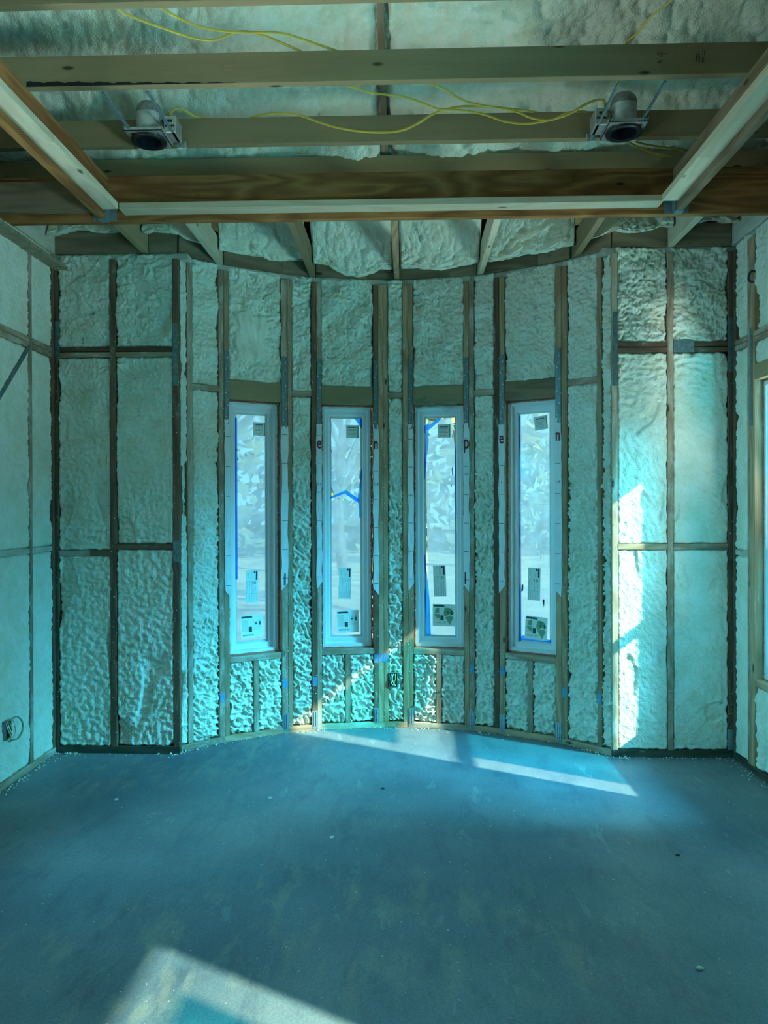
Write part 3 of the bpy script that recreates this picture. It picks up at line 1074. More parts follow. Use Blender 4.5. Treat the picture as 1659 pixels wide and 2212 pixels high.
def marks(parent, pts_list, mat, rad=0.0022, M=None):
    mb = MB()
    for pts in pts_list:
        V, Fc = tube([Vector(p) for p in pts], rad, rad, 5, 3)
        mb.add(V, Fc)
    return mb


fb = board('front_beam', None, -2.75, 2.75, YB, YB + 0.038, ZB0, ZB1, 'wood_beam', 'x')
tag(fb, 'long brown front beam of the tray ceiling with pencil scribbles', 'beam')
lg = board('ledger', fb, -1.53, 1.335, YB - 0.089, YB, ZB0 + 0.034, ZB0 + 0.070, 'wood_pale', 'x')
lg.parent = fb
lg.matrix_basis = fb.matrix_basis.inverted() @ lg.matrix_basis
tag(lg, 'pale strip nailed along the beam')
# scribbles on the beam face, knots
mb = MB()
for stroke in [[(1236, 372), (1240, 382), (1243, 371)], [(1243, 376), (1249, 370), (1248, 384)], [(1233, 384), (1238, 378), (1240, 388)],
               [(1231, 394), (1228, 402), (1236, 401), (1238, 392)], [(1262, 424), (1264, 418), (1267, 425), (1270, 419), (1273, 426), (1277, 420), (1280, 426)]]:
    V, Fc = tube([at(x, y, YB - 0.0005) for x, y in stroke], 0.0012, 0.0008, 5, 4)
    mb.add(V, Fc)
o = mb.build('pencil_marks', 'ink', None)
o.parent = fb
o.matrix_basis = fb.matrix_basis.inverted()


def side_beam(x_in, sgn, label):
    """sgn: direction from the beam's inner face away from the room centre"""
    x_out = x_in + 0.038 * sgn
    r = board('side_beam', None, min(x_in, x_out), max(x_in, x_out), -1.6, YB - 0.003, ZB0, ZB1 - 0.01, 'wood_beam' if sgn < 0 else 'wood_block', 'y')
    tag(r, label, 'beam', 'side beams of the tray ceiling')
    inv = r.matrix_basis.inverted()
    xi = x_in - 0.086 * sgn
    for y0, y1 in ((-1.6, 3.30 if sgn < 0 else 3.55), (3.302 if sgn < 0 else 3.552, YB - 0.089)):
        l_ = board('ledger', None, min(x_in, xi), max(x_in, xi), y0, y1, ZB0 + 0.034, ZB0 + 0.070, 'wood_pale', 'y')
        l_.parent = r
        l_.matrix_basis = inv @ l_.matrix_basis
        l_['label'] = 'pale strip nailed to the beam'
    h = MB()
    a, b = min(x_in, x_out), max(x_in, x_out)
    h.box(a - 0.003, b + 0.003, YB - 0.055, YB - 0.001, ZB0 - 0.003, ZB0 - 0.0005)
    h.box(a - 0.004, a - 0.001, YB - 0.055, YB - 0.001, ZB0 - 0.003, ZB0 + 0.12)
    h.box(b + 0.001, b + 0.004, YB - 0.055, YB - 0.001, ZB0 - 0.003, ZB0 + 0.12)
    h.box(a - 0.045, a - 0.001, YB - 0.003, YB - 0.001, ZB0 + 0.004, ZB0 + 0.12)
    h.box(b + 0.001, b + 0.045, YB - 0.003, YB - 0.001, ZB0 + 0.004, ZB0 + 0.12)
    hh = h.build('joist_hanger', 'bracket_steel', None)
    hh.parent = r
    hh.matrix_basis = inv
    hh['label'] = 'steel joist hanger'
    return r


side_beam(-1.618, -1, 'left side beam of the tray ceiling with a pale ledger strip')
side_beam(1.412, 1, 'right side beam of the tray ceiling with a pale ledger strip')
o = board('sister_board', None, -2.75, -1.665, YB - 0.039, YB - 0.001, 3.098, 3.262, 'wood_block', 'x')
tag(o, 'dark board fixed to the front beam outside the left side beam', 'board')

ZJ = 3.40
JY = [2.877, 3.438, 4.01, 4.463]
JL = ['ceiling joist at the top edge of the picture, only its underside showing', 'ceiling joist with black lumber stamps, in front of the two recessed lights',
      'ceiling joist that the recessed lights are fixed against', 'ceiling joist just behind the brown front beam']
joists = []
for y, lab in zip(JY, JL):
    o = board('ceiling_joist', None, -2.85, 2.85, y, y + 0.038, ZJ, ZJ + 0.14, 'wood_joist', 'x')
    tag(o, lab, 'joist', 'ceiling joists spanning the room')
    joists.append(o)
# pale milled undersides: thin wane strip where bark was left on the second joist
j1 = joists[1]
inv = j1.matrix_basis.inverted()


def child_world(o, r):
    o.parent = r
    o.matrix_basis = r.matrix_basis.inverted() @ o.matrix_basis
    return o


mb = MB()
P, Q = [], []
n = 60
for i in range(n):
    t = i / (n - 1)
    x = -1.72 + t * 0.95
    th = 0.022 * (1 - t) + 0.003 * math.sin(t * 57) + 0.002 * math.sin(t * 131)
    P.append(Vector((x, JY[1] - 0.0012, ZJ + 0.002)))
    Q.append(Vector((x, JY[1] - 0.0012, ZJ + 0.003 + max(th, 0.0005))))
mb.add(P + Q, [[i, i + 1, n + i + 1, n + i] for i in range(n - 1)])
plain('bark_strip', (0.012, 0.010, 0.008), 0.9)
child_world(mb.build('bark_edge', 'bark_strip'), j1)


def px_text(body, px, py, Y, size, mat, parent, rot=0.0, name='stamp', mirror=False, M=None):
    c = bpy.data.curves.new(name, 'FONT')
    c.body = body
    c.size = size
    c.align_x = 'CENTER'
    c.align_y = 'CENTER'
    c.extrude = 0.0004
    c.materials.append(MATS[mat])
    o = bpy.data.objects.new(name, c)
    if M is None:
        p = at(px, py, Y - 0.0012)
        M = Matrix.Translation(p) @ Matrix.Rotation(math.pi / 2, 4, 'X') @ Matrix.Rotation(rot, 4, 'Z')
    if mirror:
        M = M @ Matrix.Diagonal((-1, 1, 1, 1))
    dg = bpy.context.evaluated_depsgraph_get()
    COL.objects.link(o)
    dg.update()
    me = bpy.data.meshes.new_from_object(o.evaluated_get(dg))
    bpy.data.objects.remove(o)
    o = place(bpy.data.objects.new(name, me), None, M)
    if parent is not None:
        child_world(o, parent)
    return o


px_text('G', 1508, 125, JY[1], 0.024, 'ink', j1, math.pi / 2, 'lumber_stamp')


def stamp_marks(rects, name='lumber_stamp'):
    """inked grade marks on the stamped joist, given as small boxes in the photograph's frame"""
    q = MB()
    for x0, y0, x1, y1 in rects:
        c = [at(x0, y1, JY[1] - 0.0012), at(x1, y1, JY[1] - 0.0012), at(x1, y0, JY[1] - 0.0012), at(x0, y0, JY[1] - 0.0012)]
        q.add(c, [[0, 1, 2, 3]])
    child_world(q.build(name, 'ink'), j1)


stamp_marks([(1504, 117, 1505.2, 132.5), (1510.5, 117, 1511.7, 132.5), (1504, 117, 1511.7, 118.2), (1504, 131.3, 1511.7, 132.5), (1506, 111, 1507.2, 114.5), (1508.5, 111, 1509.7, 114.5)])
stamp_marks([(1516, 124 + 2.2 * i, 1521, 125.2 + 2.2 * i) for i in range(6)] + [(1517.5, 104, 1518.5, 122), (1521, 108, 1522, 122)])
stamp_marks([(1419.5, 112 + 2.6 * i, 1424, 113.4 + 2.6 * i) for i in range(3)] + [(1427, 112 + 2.6 * i, 1431.5, 113.4 + 2.6 * i) for i in range(5)] + [(1433, 115, 1443, 116.5)])
stamp_marks([(1420, 133.5, 1424, 136), (1424, 129, 1425.2, 138.5), (1427, 130, 1431, 131.3), (1427, 132.6, 1431, 133.9), (1427, 135.2, 1431, 136.5)])

# ------------------------------------------------------------------ recessed lights
def recessed_light(cx, side, label):
    """side: where the junction box sits (+1 right, -1 left)"""
    Mx = Matrix.Translation((cx, 3.905, 3.372))
    r = empty('recessed_light', Mx)
    tag(r, label, 'light', 'recessed can lights')
    V, Fc = lathe([(0.064, 0.0), (0.064, 0.135), (0.0645, 0.137)], 36)
    mesh_from('housing', V, Fc, 'can_white', r, smooth=True)
    V, Fc = lathe([(0.0655, 0.132), (0.0655, 0.150), (0.060, 0.172), (0.046, 0.188), (0.024, 0.196), (0.0, 0.198)], 36)
    c = mesh_from('dome_cap', V, Fc, 'can_dome', r, smooth=True)
    V, Fc = lathe([(0.0625, -0.004), (0.070, -0.007), (0.089, -0.006), (0.0905, -0.001), (0.088, 0.004), (0.0645, 0.006)], 40)
    mesh_from('trim_ring', V, Fc, 'black_plastic', r, smooth=True)
    V, Fc = lathe([(0.0625, -0.004), (0.061, 0.02), (0.060, 0.05), (0.056, 0.075), (0.0, 0.080)], 36)
    mesh_from('reflector', V, Fc, 'can_inside', r, smooth=True)
    mb_ = MB()
    mb_.box(-0.096, -0.072, -0.10, 0.09, 0.008, 0.011)
    mb_.box(0.072, 0.096, -0.10, 0.09, 0.008, 0.011)
    mb_.box(-0.072, 0.072, -0.10, -0.072, 0.008, 0.011)
    mb_.box(-0.072, 0.072, 0.072, 0.09, 0.008, 0.011)
    mb_.box(-0.096, -0.093, -0.10, 0.09, 0.008, 0.034)
    mb_.box(0.093, 0.096, -0.10, 0.09, 0.008, 0.034)
    mb_.box(-0.096, 0.096, -0.10, -0.097, 0.008, 0.026)
    # the plate is cut out under the can
    mb_.build('mounting_plate', 'galvanized', r)
    jb = MB()
    jx = side * 0.122
    jb.box(jx - 0.030, jx + 0.030, -0.05, 0.06, 0.02, 0.105, 0.003)
    j_ = jb.build('junction_box', 'galvanized', r)
    jb = MB()
    jb.box(jx - 0.024, jx + 0.024, -0.053, -0.0505, 0.05, 0.058)
    jb.box(jx - 0.012, jx + 0.012, -0.053, -0.0505, 0.072, 0.085)
    jb.build('slot', 'black_plastic', j_)
    # strut from box to can
    V, Fc = tube([(side * 0.063, -0.02, 0.10), (side * 0.085, -0.025, 0.11), (side * 0.105, -0.02, 0.09)], 0.008, 0.008, 8, 5)
    mesh_from('conduit', V, Fc, 'galvanized', r, smooth=True)
    # two hanger bars reaching from one joist to the next
    for xb in (-0.103, 0.103 + 0.0):
        off = xb + side * 0.035
        b = MB()
        b.box(off - 0.006, off + 0.006, 3.478 - 3.905, 4.008 - 3.905, 0.020, 0.024)
        b.box(off - 0.006, off - 0.003, 3.478 - 3.905, 3.80 - 3.905, 0.014, 0.028)
        bo = b.build('hanger_bar', 'bracket_steel', r)
        f = MB()
        f.box(off - 0.025, off + 0.025, 4.002 - 3.905, 4.0085 - 3.905, 0.006, 0.048, 0.002)
        f.build('nail_plate', 'galvanized', bo)
    return r


LX0, LX1 = at(322, 299, 3.905).x, at(1347, 281, 3.905).x
recessed_light(LX0, 1, 'left recessed can light hanging between the joists on two bars')
recessed_light(LX1, -1, 'right recessed can light hanging between the joists on two bars')


# ------------------------------------------------------------------ yellow cables
def cable(pts, label, r=(0.0062, 0.0036), mat='cable_yellow', group='yellow electric cables in the ceiling', name='electric_cable'):
    P3 = [at(*p) for p in pts]
    V, Fc = tube(P3, r[0], r[1], 8, 6, up=(0, 1, 0))
    o = mesh_from(name, V, Fc, mat, None, smooth=True)
    return tag(o, label, 'cable', group)


cable([(236, 4, 2.93), (262, 24, 3.0), (300, 42, 3.08), (350, 60, 3.16), (400, 77, 3.22), (440, 86, 3.26), (470, 85, 3.28), (500, 72, 3.30), (530, 68, 3.33), (565, 75, 3.37), (600, 89, 3.42), (640, 106, 3.47), (660, 116, 3.52)],
      'yellow cable swagging lowest across the foam at the top left')
cable([(325, 2, 2.93), (350, 18, 3.0), (395, 43, 3.08), (440, 60, 3.18), (490, 68, 3.25), (540, 70, 3.28), (590, 70, 3.30), (630, 77, 3.36), (680, 94, 3.43), (725, 109, 3.47), (745, 118, 3.52)],
      'yellow cable crossing above the low swag at the top left')
cable([(366, 252, 3.90), (369, 243, 3.90), (378, 235, 3.90), (390, 234, 3.92), (402, 240, 3.95), (418, 250, 3.99), (436, 254, 4.03), (456, 257, 4.06)],
      'short yellow cable arching out of the left can light')
cable([(538, 256, 4.06), (548, 252, 4.03), (575, 247, 3.99), (615, 245, 3.985), (650, 250, 3.975), (690, 264, 3.97), (730, 276, 3.965), (780, 284, 3.965), (830, 286, 3.965), (870, 281, 3.96), (905, 265, 3.95), (940, 244, 3.94), (990, 231, 3.94), (1050, 230, 3.96), (1110, 236, 3.98), (1160, 243, 4.02), (1185, 248, 4.06)],
      'long yellow cable drooping in front of the joist behind the lights')
cable([(745, 182, 3.49), (775, 192, 3.56), (805, 201, 3.64), (840, 205, 3.72), (880, 211, 3.78), (920, 226, 3.84), (950, 236, 3.89), (995, 238, 3.93), (1045, 247, 3.955), (1090, 262, 3.965), (1135, 267, 3.965), (1180, 261, 3.96), (1225, 248, 3.945), (1260, 228, 3.93), (1285, 217, 3.92), (1302, 216, 3.915), (1307, 225, 3.91), (1308, 240, 3.91)],
      'yellow cable winding from the stamped joist to the right can light')
cable([(918, 178, 3.49), (940, 184, 3.53), (960, 192, 3.58), (985, 208, 3.66), (1015, 222, 3.74), (1050, 229, 3.80), (1090, 235, 3.87), (1120, 243, 3.92), (1150, 255, 3.955), (1190, 259, 3.955), (1225, 244, 3.95), (1262, 241, 3.99), (1280, 246, 4.06)],
      'yellow cable dropping from the stamped joist and crossing two others')
cable([(1462, -12, 3.15), (1440, 10, 3.2), (1410, 32, 3.28), (1394, 50, 3.32), (1378, 70, 3.38), (1360, 85, 3.43), (1350, 98, 3.47), (1340, 110, 3.52)],
      'yellow cable slanting down across the foam at the top right', r=(0.0045, 0.0035))
cable([(1340, 290, 4.0), (1355, 304, 4.06), (1375, 316, 4.14), (1400, 326, 4.22), (1425, 333, 4.30), (1450, 340, 4.45)],
      'lower of two yellow cables behind the right can light')
cable([(1352, 292, 4.0), (1372, 305, 4.06), (1395, 312, 4.12), (1425, 317, 4.18), (1455, 322, 4.26), (1490, 331, 4.45)],
      'upper of two yellow cables behind the right can light')
cable([(1334, 170, 3.49), (1331, 185, 3.55), (1325, 200, 3.68), (1318, 216, 3.80), (1312, 232, 3.88), (1310, 246, 3.905)],
      'short yellow cable rising from the right can light to the joist', r=(0.005, 0.0036))

# ------------------------------------------------------------------ windows
def sticker_parts(parent, cx, cz, w, h, kind, rot, y):
    """paper label on the glass; kind: 'square', 'rating', 'green'"""
    M = Matrix.Translation((cx, y, cz)) @ Matrix.Rotation(rot, 4, 'Y')
    b = MB()
    b.box(-w / 2, w / 2, -0.0006, 0.0, -h / 2, h / 2)
    s_ = b.build('sticker', 'sticker_white', parent, M)
    yf = -0.0011

    def strip(x0, x1, z0, z1, mat, name='printed_mark'):
        q = MB()
        q.add([Vector((x0 * w, yf, z0 * h)), Vector((x1 * w, yf, z0 * h)), Vector((x1 * w, yf, z1 * h)), Vector((x0 * w, yf, z1 * h))], [[0, 1, 2, 3]])
        return q, mat, name

    def lines(rects, mat, name):
        q = MB()
        for x0, x1, z0, z1 in rects:
            q.add([Vector((x0 * w, yf, z0 * h)), Vector((x1 * w, yf, z0 * h)), Vector((x1 * w, yf, z1 * h)), Vector((x0 * w, yf, z1 * h))], [[0, 1, 2, 3]])
        q.build(name, mat, s_)

    def word(body, x, z, size, mat, mirror=True, r=0.0):
        c = bpy.data.curves.new('printed_word', 'FONT')
        c.body = body
        c.size = size
        c.align_x = 'CENTER'
        c.align_y = 'CENTER'
        c.materials.append(MATS[mat])
        o = bpy.data.objects.new('printed_word', c)
        Mw = Matrix.Translation((x * w, yf - 0.0003, z * h)) @ Matrix.Rotation(math.pi / 2, 4, 'X') @ Matrix.Rotation(r, 4, 'Z')
        if mirror:
            Mw = Mw @ Matrix.Diagonal((-1, 1, 1, 1))
        place(o, s_, Mw)

    if kind == 'square':
        lines([(-0.36 + 0.085 * i, -0.36 + 0.085 * i + 0.06, 0.27, 0.36) for i in range(8)], 'print_black', 'printed_heading')
        lines([(-0.38, 0.30 - 0.07 * (i % 3), 0.16 - 0.1 * i, 0.18 - 0.1 * i) for i in range(6)], 'print_dim', 'printed_lines')
        lines([(0.40, 0.47, -0.48, 0.46)], 'sticker_green', 'printed_edge')
    elif kind == 'rating':
        lines([(0.30, 0.42, 0.20, 0.47), (0.13, 0.27, 0.41, 0.47)], 'print_black', 'printed_bar')
        word('D', 0.24, 0.10, 0.026, 'print_black', mirror=False)
        word('I', 0.03, 0.10, 0.024, 'print_black', mirror=False)
        lines([(-0.42 + 0.14 * i, -0.405 + 0.14 * i, -0.47, -0.24) for i in range(7)] + [(-0.40, 0.02, 0.145, 0.15), (-0.40, 0.42, -0.22, -0.215), (0.02, 0.035, -0.22, 0.15), (-0.40, -0.385, -0.22, 0.15), (-0.18, -0.165, -0.2, 0.14)], 'print_dim', 'printed_lines')
        lines([(-0.30, -0.285, 0.25, 0.42), (-0.02, -0.01, 0.28, 0.46), (0.06, 0.075, 0.22, 0.32), (0.30, 0.315, -0.15, 0.0), (0.15, 0.165, -0.2, -0.05)], 'print_dim', 'printed_notes')
    else:
        strong = kind == 'green'
        q = MB()
        pts = [(-0.46, 0.38), (0.05, 0.38), (0.0, 0.46), (-0.46, 0.46)]
        q.add([Vector((x * w, yf, z * h)) for x, z in pts], [[0, 1, 2, 3]])
        q.build('printed_banner', 'sticker_dark', s_)
        if strong:
            q = MB()
            for pts in ([(-0.40, 0.10), (-0.22, 0.10), (-0.20, 0.32), (-0.34, 0.32)], [(-0.44, 0.04), (-0.18, 0.04), (-0.16, -0.14), (-0.30, -0.14)],
                        [(-0.02, 0.10), (0.06, 0.34), (0.30, 0.32), (0.24, 0.02), (0.06, -0.08)], [(0.06, -0.10), (0.30, 0.0), (0.44, -0.10), (0.28, -0.44)],
                        [(0.10, 0.32), (0.34, 0.30), (0.46, 0.10), (0.40, 0.0), (0.26, 0.05)]):
                q.add([Vector((x * w, yf + 0.0003, z * h)) for x, z in pts], [list(range(len(pts)))])
            q.build('printed_shapes', 'sticker_green', s_)
            word('Ply Gem', -0.16, -0.33, 0.023, 'sticker_green')
        lines([(-0.15, 0.0, -0.24, -0.01), (0.34, 0.40, 0.03, 0.19), (0.16, 0.22, 0.08, 0.16)], 'sticker_dark', 'printed_picture')
        lines([(-0.155, -0.145, 0.04, 0.24), (-0.005, 0.005, 0.04, 0.24), (-0.15, 0.0, 0.035, 0.045)], 'vinyl', 'printed_window')
        lines([(-0.45, -0.17, 0.28 - 0.04 * i, 0.288 - 0.04 * i) for i in range(13)] + [(0.05, 0.42, 0.25 - 0.05 * i, 0.256 - 0.05 * i) for i in range(9)], 'print_dim', 'printed_lines')
        if not strong:
            lines([(-0.42 + 0.05 * i, -0.39 + 0.05 * i, -0.40, -0.33) for i in range(10)], 'print_dim', 'printed_word_row')
    return s_


def film_sheet(parent, pts, y, mat, name='film', wr=0.002, seed=1, res=0.02):
    """sheet with small wrinkles clipped to a quad given as (x, z) corners: bl, br, tr, tl"""
    bl, br, tr, tl = [np.array(p, float) for p in pts]
    nx = max(2, int(np.linalg.norm(br - bl) / res))
    nz = max(2, int(np.linalg.norm(tl - bl) / res))
    a = np.linspace(0, 1, nx)[None, :, None]
    b = np.linspace(0, 1, nz)[:, None, None]
    Q = bl * (1 - a) * (1 - b) + br * a * (1 - b) + tr * a * b + tl * (1 - a) * b
    Y = y + wr * perlin(Q[..., 0] * 14 + seed, Q[..., 1] * 7, seed)
    return grid_obj(name, np.stack([Q[..., 0], Y, Q[..., 1]], -1), mat, parent)


def seal_bead(parent, x0, x1, z0, z1, y, seed):
    """lumpy bead of reddish sealant round a frame"""
    rnd = random.Random(seed)
    mb_ = MB()
    cs = [(x0, z0), (x1, z0), (x1, z1), (x0, z1), (x0, z0)]
    for (ax, az), (bx, bz) in zip(cs[:-1], cs[1:]):
        n_ = max(3, int(math.hypot(bx - ax, bz - az) / 0.03))
        pts = []
        for i in range(n_ + 1):
            t_ = i / n_
            pts.append((ax + (bx - ax) * t_ + rnd.uniform(-0.0015, 0.0015), y + rnd.uniform(-0.003, 0.003), az + (bz - az) * t_ + rnd.uniform(-0.0015, 0.0015)))
        V, Fc = tube(pts, 0.0085, 0.0065, 6, 2)
        mb_.add(V, Fc)
    for c in cs[:4]:
        if rnd.random() < 0.8:
            V, Fc = lathe([(0.0, -0.011), (0.009, -0.007), (0.012, 0.0), (0.008, 0.008), (0.0, 0.011)], 8)
            mb_.add(V, Fc, Matrix.Translation((c[0], y - 0.004, c[1])))
    return mb_.build('sealant', 'sealant', parent, smooth=True)


WH = Z_HEAD - Z_SILL
WIN_LAB = ['narrow white bow window nearest the left wall, blue tape down its left edge', 'narrow white bow window second from the left, its film torn at mid height',
           'narrow white bow window second from the right, bare glass in its top corners', 'narrow white bow window nearest the right wall, a tilted label in its top corner']
HW = 0.166
GX, GZ0, GZ1 = 0.113, 0.072, WH - 0.075      # half width and height limits of the visible glass

for (a0, a1, k) in WBAYS:
    p, q = bow(a0), bow(a1)
    t = (q - p).normalized()
    nrm = Vector((t.y, -t.x, 0))
    c = (p + q) / 2
    shift = {1: 0.004, 2: 0.0, 3: 0.0, 4: -0.004}[k]
    c = c + t * shift
    M = axes_matrix(Vector((c.x, c.y, Z_SILL)), t, -nrm, Vector((0, 0, 1)))
    r = empty('window_%d' % k, M)
    tag(r, WIN_LAB[k - 1], 'window', kind='structure')
    V, Fc = ring(-HW, HW, 0, WH, [(0.0, 0.055), (0.020, 0.055), (0.022, 0.062), (0.022, 0.080), (0.027, 0.082), (0.027, 0.088), (0.036, 0.090), (0.036, 0.125), (0.0, 0.125)])
    mesh_from('frame', V, Fc, 'vinyl', r)
    V, Fc = ring(-HW + 0.028, HW - 0.028, 0.034, WH - 0.034, [(0.0, 0.0875), (0.019, 0.0875), (0.0245, 0.094), (0.0245, 0.108), (0.038, 0.110), (0.038, 0.118), (0.0, 0.118)])
    sash = mesh_from('sash', V, Fc, 'vinyl', r)
    g = MB()
    g.box(-GX - 0.012, GX + 0.012, 0.101, 0.105, GZ0 - 0.012, GZ1 + 0.012)
    g.build('pane', 'glass', sash)
    seal_bead(r, -HW - 0.004, HW + 0.004, -0.004, WH + 0.004, 0.058, k)
    # masking film outside the glass
    yf = 0.1125
    if k == 1:
        film_sheet(r, [(-GX - 0.01, GZ0 - 0.01), (GX + 0.01, GZ0 - 0.01), (GX + 0.01, GZ1 + 0.01), (-GX - 0.01, GZ1 + 0.01)], yf, 'film_bow', seed=1)
        film_sheet(r, [(-GX - 0.01, 0.48), (-GX + 0.020, 0.48), (-GX + 0.020, GZ1 - 0.02), (-GX - 0.01, GZ1 - 0.02)], yf - 0.004, 'tape_film', 'tape', 0, 1, 0.1)
    elif k == 2:
        zt_ = 1.02
        film_sheet(r, [(-GX + 0.032, zt_), (GX - 0.022, zt_ - 0.03), (GX - 0.010, GZ1 + 0.01), (-GX - 0.01, GZ1 + 0.01)], yf, 'film_bow', seed=2)
        film_sheet(r, [(-GX - 0.01, GZ0 - 0.01), (GX + 0.01, GZ0 - 0.01), (GX - 0.012, zt_ - 0.03), (-GX + 0.0, zt_)], yf + 0.0015, 'film_bow', seed=3)
        film_sheet(r, [(-GX - 0.01, zt_ + 0.125), (-GX + 0.034, zt_ + 0.03), (-GX + 0.036, zt_ + 0.04), (-GX - 0.01, GZ1)], yf, 'film_bow', seed=3)
        film_sheet(r, [(-GX - 0.005, zt_ - 0.012), (0.0, zt_ + 0.028), (0.0, zt_ + 0.052), (-GX + 0.01, zt_ + 0.008)], yf - 0.004, 'tape_film', 'tape', 0.002, 1, 0.02)
        film_sheet(r, [(0.0, zt_ + 0.022), (GX - 0.022, zt_ - 0.04), (GX - 0.018, zt_ - 0.012), (0.0, zt_ + 0.052)], yf - 0.004, 'tape_film', 'tape', 0.002, 2, 0.02)
        film_sheet(r, [(GX - 0.034, zt_ - 0.02), (GX - 0.016, zt_ - 0.03), (GX + 0.002, zt_ + 0.20), (GX - 0.006, zt_ + 0.20)], yf - 0.0045, 'tape_film', 'tape', 0.0, 1, 0.05)
        film_sheet(r, [(GX - 0.020, zt_ - 0.14), (GX - 0.010, zt_ - 0.14), (GX - 0.014, zt_ - 0.02), (GX - 0.028, zt_ - 0.02)], yf - 0.0045, 'tape_film', 'tape', 0.0, 1, 0.05)
        film_sheet(r, [(GX - 0.012, GZ1 - 0.055), (GX + 0.002, GZ1 - 0.06), (GX - 0.002, GZ1 + 0.002), (GX - 0.05, GZ1 + 0.002)], yf - 0.0045, 'tape_film', 'tape', 0.0, 1, 0.05)
    elif k == 3:
        film_sheet(r, [(-GX + 0.028, GZ0 - 0.01), (GX + 0.01, GZ0 - 0.01), (GX - 0.004, GZ1 - 0.30), (-GX + 0.014, GZ1 - 0.30)], yf, 'film_bow', seed=4)
        film_sheet(r, [(-GX + 0.014, GZ1 - 0.30), (GX - 0.004, GZ1 - 0.30), (GX - 0.035, GZ1 + 0.01), (-GX + 0.05, GZ1 - 0.02)], yf, 'film_bow', seed=5)
        for qd in ([(-GX - 0.004, GZ1 - 0.42), (-GX + 0.006, GZ1 - 0.42), (-GX + 0.034, GZ1 - 0.10), (-GX + 0.012, GZ1 - 0.10)],
                   [(-GX + 0.0, GZ1 - 0.10), (-GX + 0.034, GZ1 - 0.10), (-GX + 0.034, GZ1 - 0.03), (-GX - 0.008, GZ1 - 0.055)],
                   [(-GX + 0.0, GZ1 - 0.075), (-GX + 0.035, GZ1 - 0.08), (0.0, GZ1 - 0.012), (-0.01, GZ1 + 0.008)],
                   [(GX - 0.006, GZ1 - 0.95), (GX + 0.003, GZ1 - 0.95), (GX - 0.006, GZ1 - 0.22), (GX - 0.014, GZ1 - 0.18)],
                   [(-GX + 0.012, GZ0 - 0.005), (-GX + 0.045, GZ0 - 0.005), (-GX + 0.036, GZ0 + 0.24), (-GX + 0.004, GZ0 + 0.24)],
                   [(-GX + 0.004, GZ0 + 0.24), (-GX + 0.036, GZ0 + 0.24), (-GX + 0.006, GZ0 + 0.55), (-GX - 0.003, GZ0 + 0.55)]):
            film_sheet(r, qd, yf - 0.004, 'tape_film', 'tape', 0.001, 3, 0.03)
    else:
        film_sheet(r, [(-GX - 0.01, GZ0 - 0.01), (GX + 0.01, GZ0 - 0.01), (GX + 0.01, GZ1 + 0.01), (-GX - 0.01, GZ1 + 0.01)], yf, 'film_bow', seed=6)
        film_sheet(r, [(-GX - 0.01, GZ0 - 0.01), (-GX + 0.016, GZ0 - 0.01), (-GX + 0.012, GZ1 - 0.005), (-GX - 0.01, GZ1 - 0.005)], yf - 0.004, 'tape_film', 'tape', 0, 1, 0.1)
        film_sheet(r, [(-GX + 0.010, GZ0 - 0.002), (GX + 0.004, GZ0 - 0.004), (GX + 0.004, GZ0 + 0.012), (-GX + 0.022, GZ0 + 0.028)], yf - 0.0045, 'tape_film', 'tape', 0, 1, 0.1)
    # dark torn scraps stuck to the film
    rnd = random.Random(40 + k)
    spots = {1: [(-0.095, 1.33, 0.012), (-0.09, 1.27, 0.012), (-0.075, 0.98, 0.006), (-0.02, 0.86, 0.008)], 2: [(-0.10, 1.34, 0.012), (0.105, 1.50, 0.008)],
             3: [(0.085, 1.20, 0.032), (0.075, 1.10, 0.014), (0.085, 1.44, 0.012)], 4: [(-0.088, 0.42, 0.038), (0.06, 0.33, 0.034), (0.04, 0.62, 0.010)]}[k]
    for sx_, sz_, ss in spots:
        mb_ = MB()
        pts = [Vector((sx_ + 0.25 * ss * math.cos(a) * rnd.uniform(0.4, 1.2), yf - 0.006, sz_ + ss * math.sin(a) * rnd.uniform(0.5, 1.2))) for a in np.linspace(0, 2 * math.pi, 9)[:-1]]
        mb_.add(pts + [v + Vector((0, 0.0006, 0)) for v in pts], [list(range(8)), list(range(15, 7, -1))] + [[i, i + 8, (i + 1) % 8 + 8, (i + 1) % 8] for i in range(8)])
        mb_.build('torn_scrap', 'print_black', r)
    # labels on the glass
    yg = 0.1005
    sq = {1: (0.056, 1.475, 0.0), 2: (0.045, 1.475, 0.0), 3: (0.028, 1.475, 0.0), 4: (0.045, 1.50, -0.11)}[k]
    sticker_parts(r, sq[0], sq[1], 0.088, 0.090, 'square', sq[2], yg)
    rt = {1: (0.0, 0.43, 0.035), 2: (-0.01, 0.43, 0.03), 3: (-0.005, 0.445, -0.035), 4: (-0.004, 0.445, 0.02)}[k]
    sticker_parts(r, rt[0], rt[1], 0.086, 0.215, 'rating', rt[2], yg)
    gs = {1: (0.0, 0.165, -0.04), 2: (0.01, 0.165, -0.03), 3: (0.022, 0.21, 0.0), 4: (0.01, 0.155, 0.05)}[k]
    sticker_parts(r, gs[0], gs[1], 0.152, 0.152, 'green' if k > 2 else 'plain', gs[2], yg)


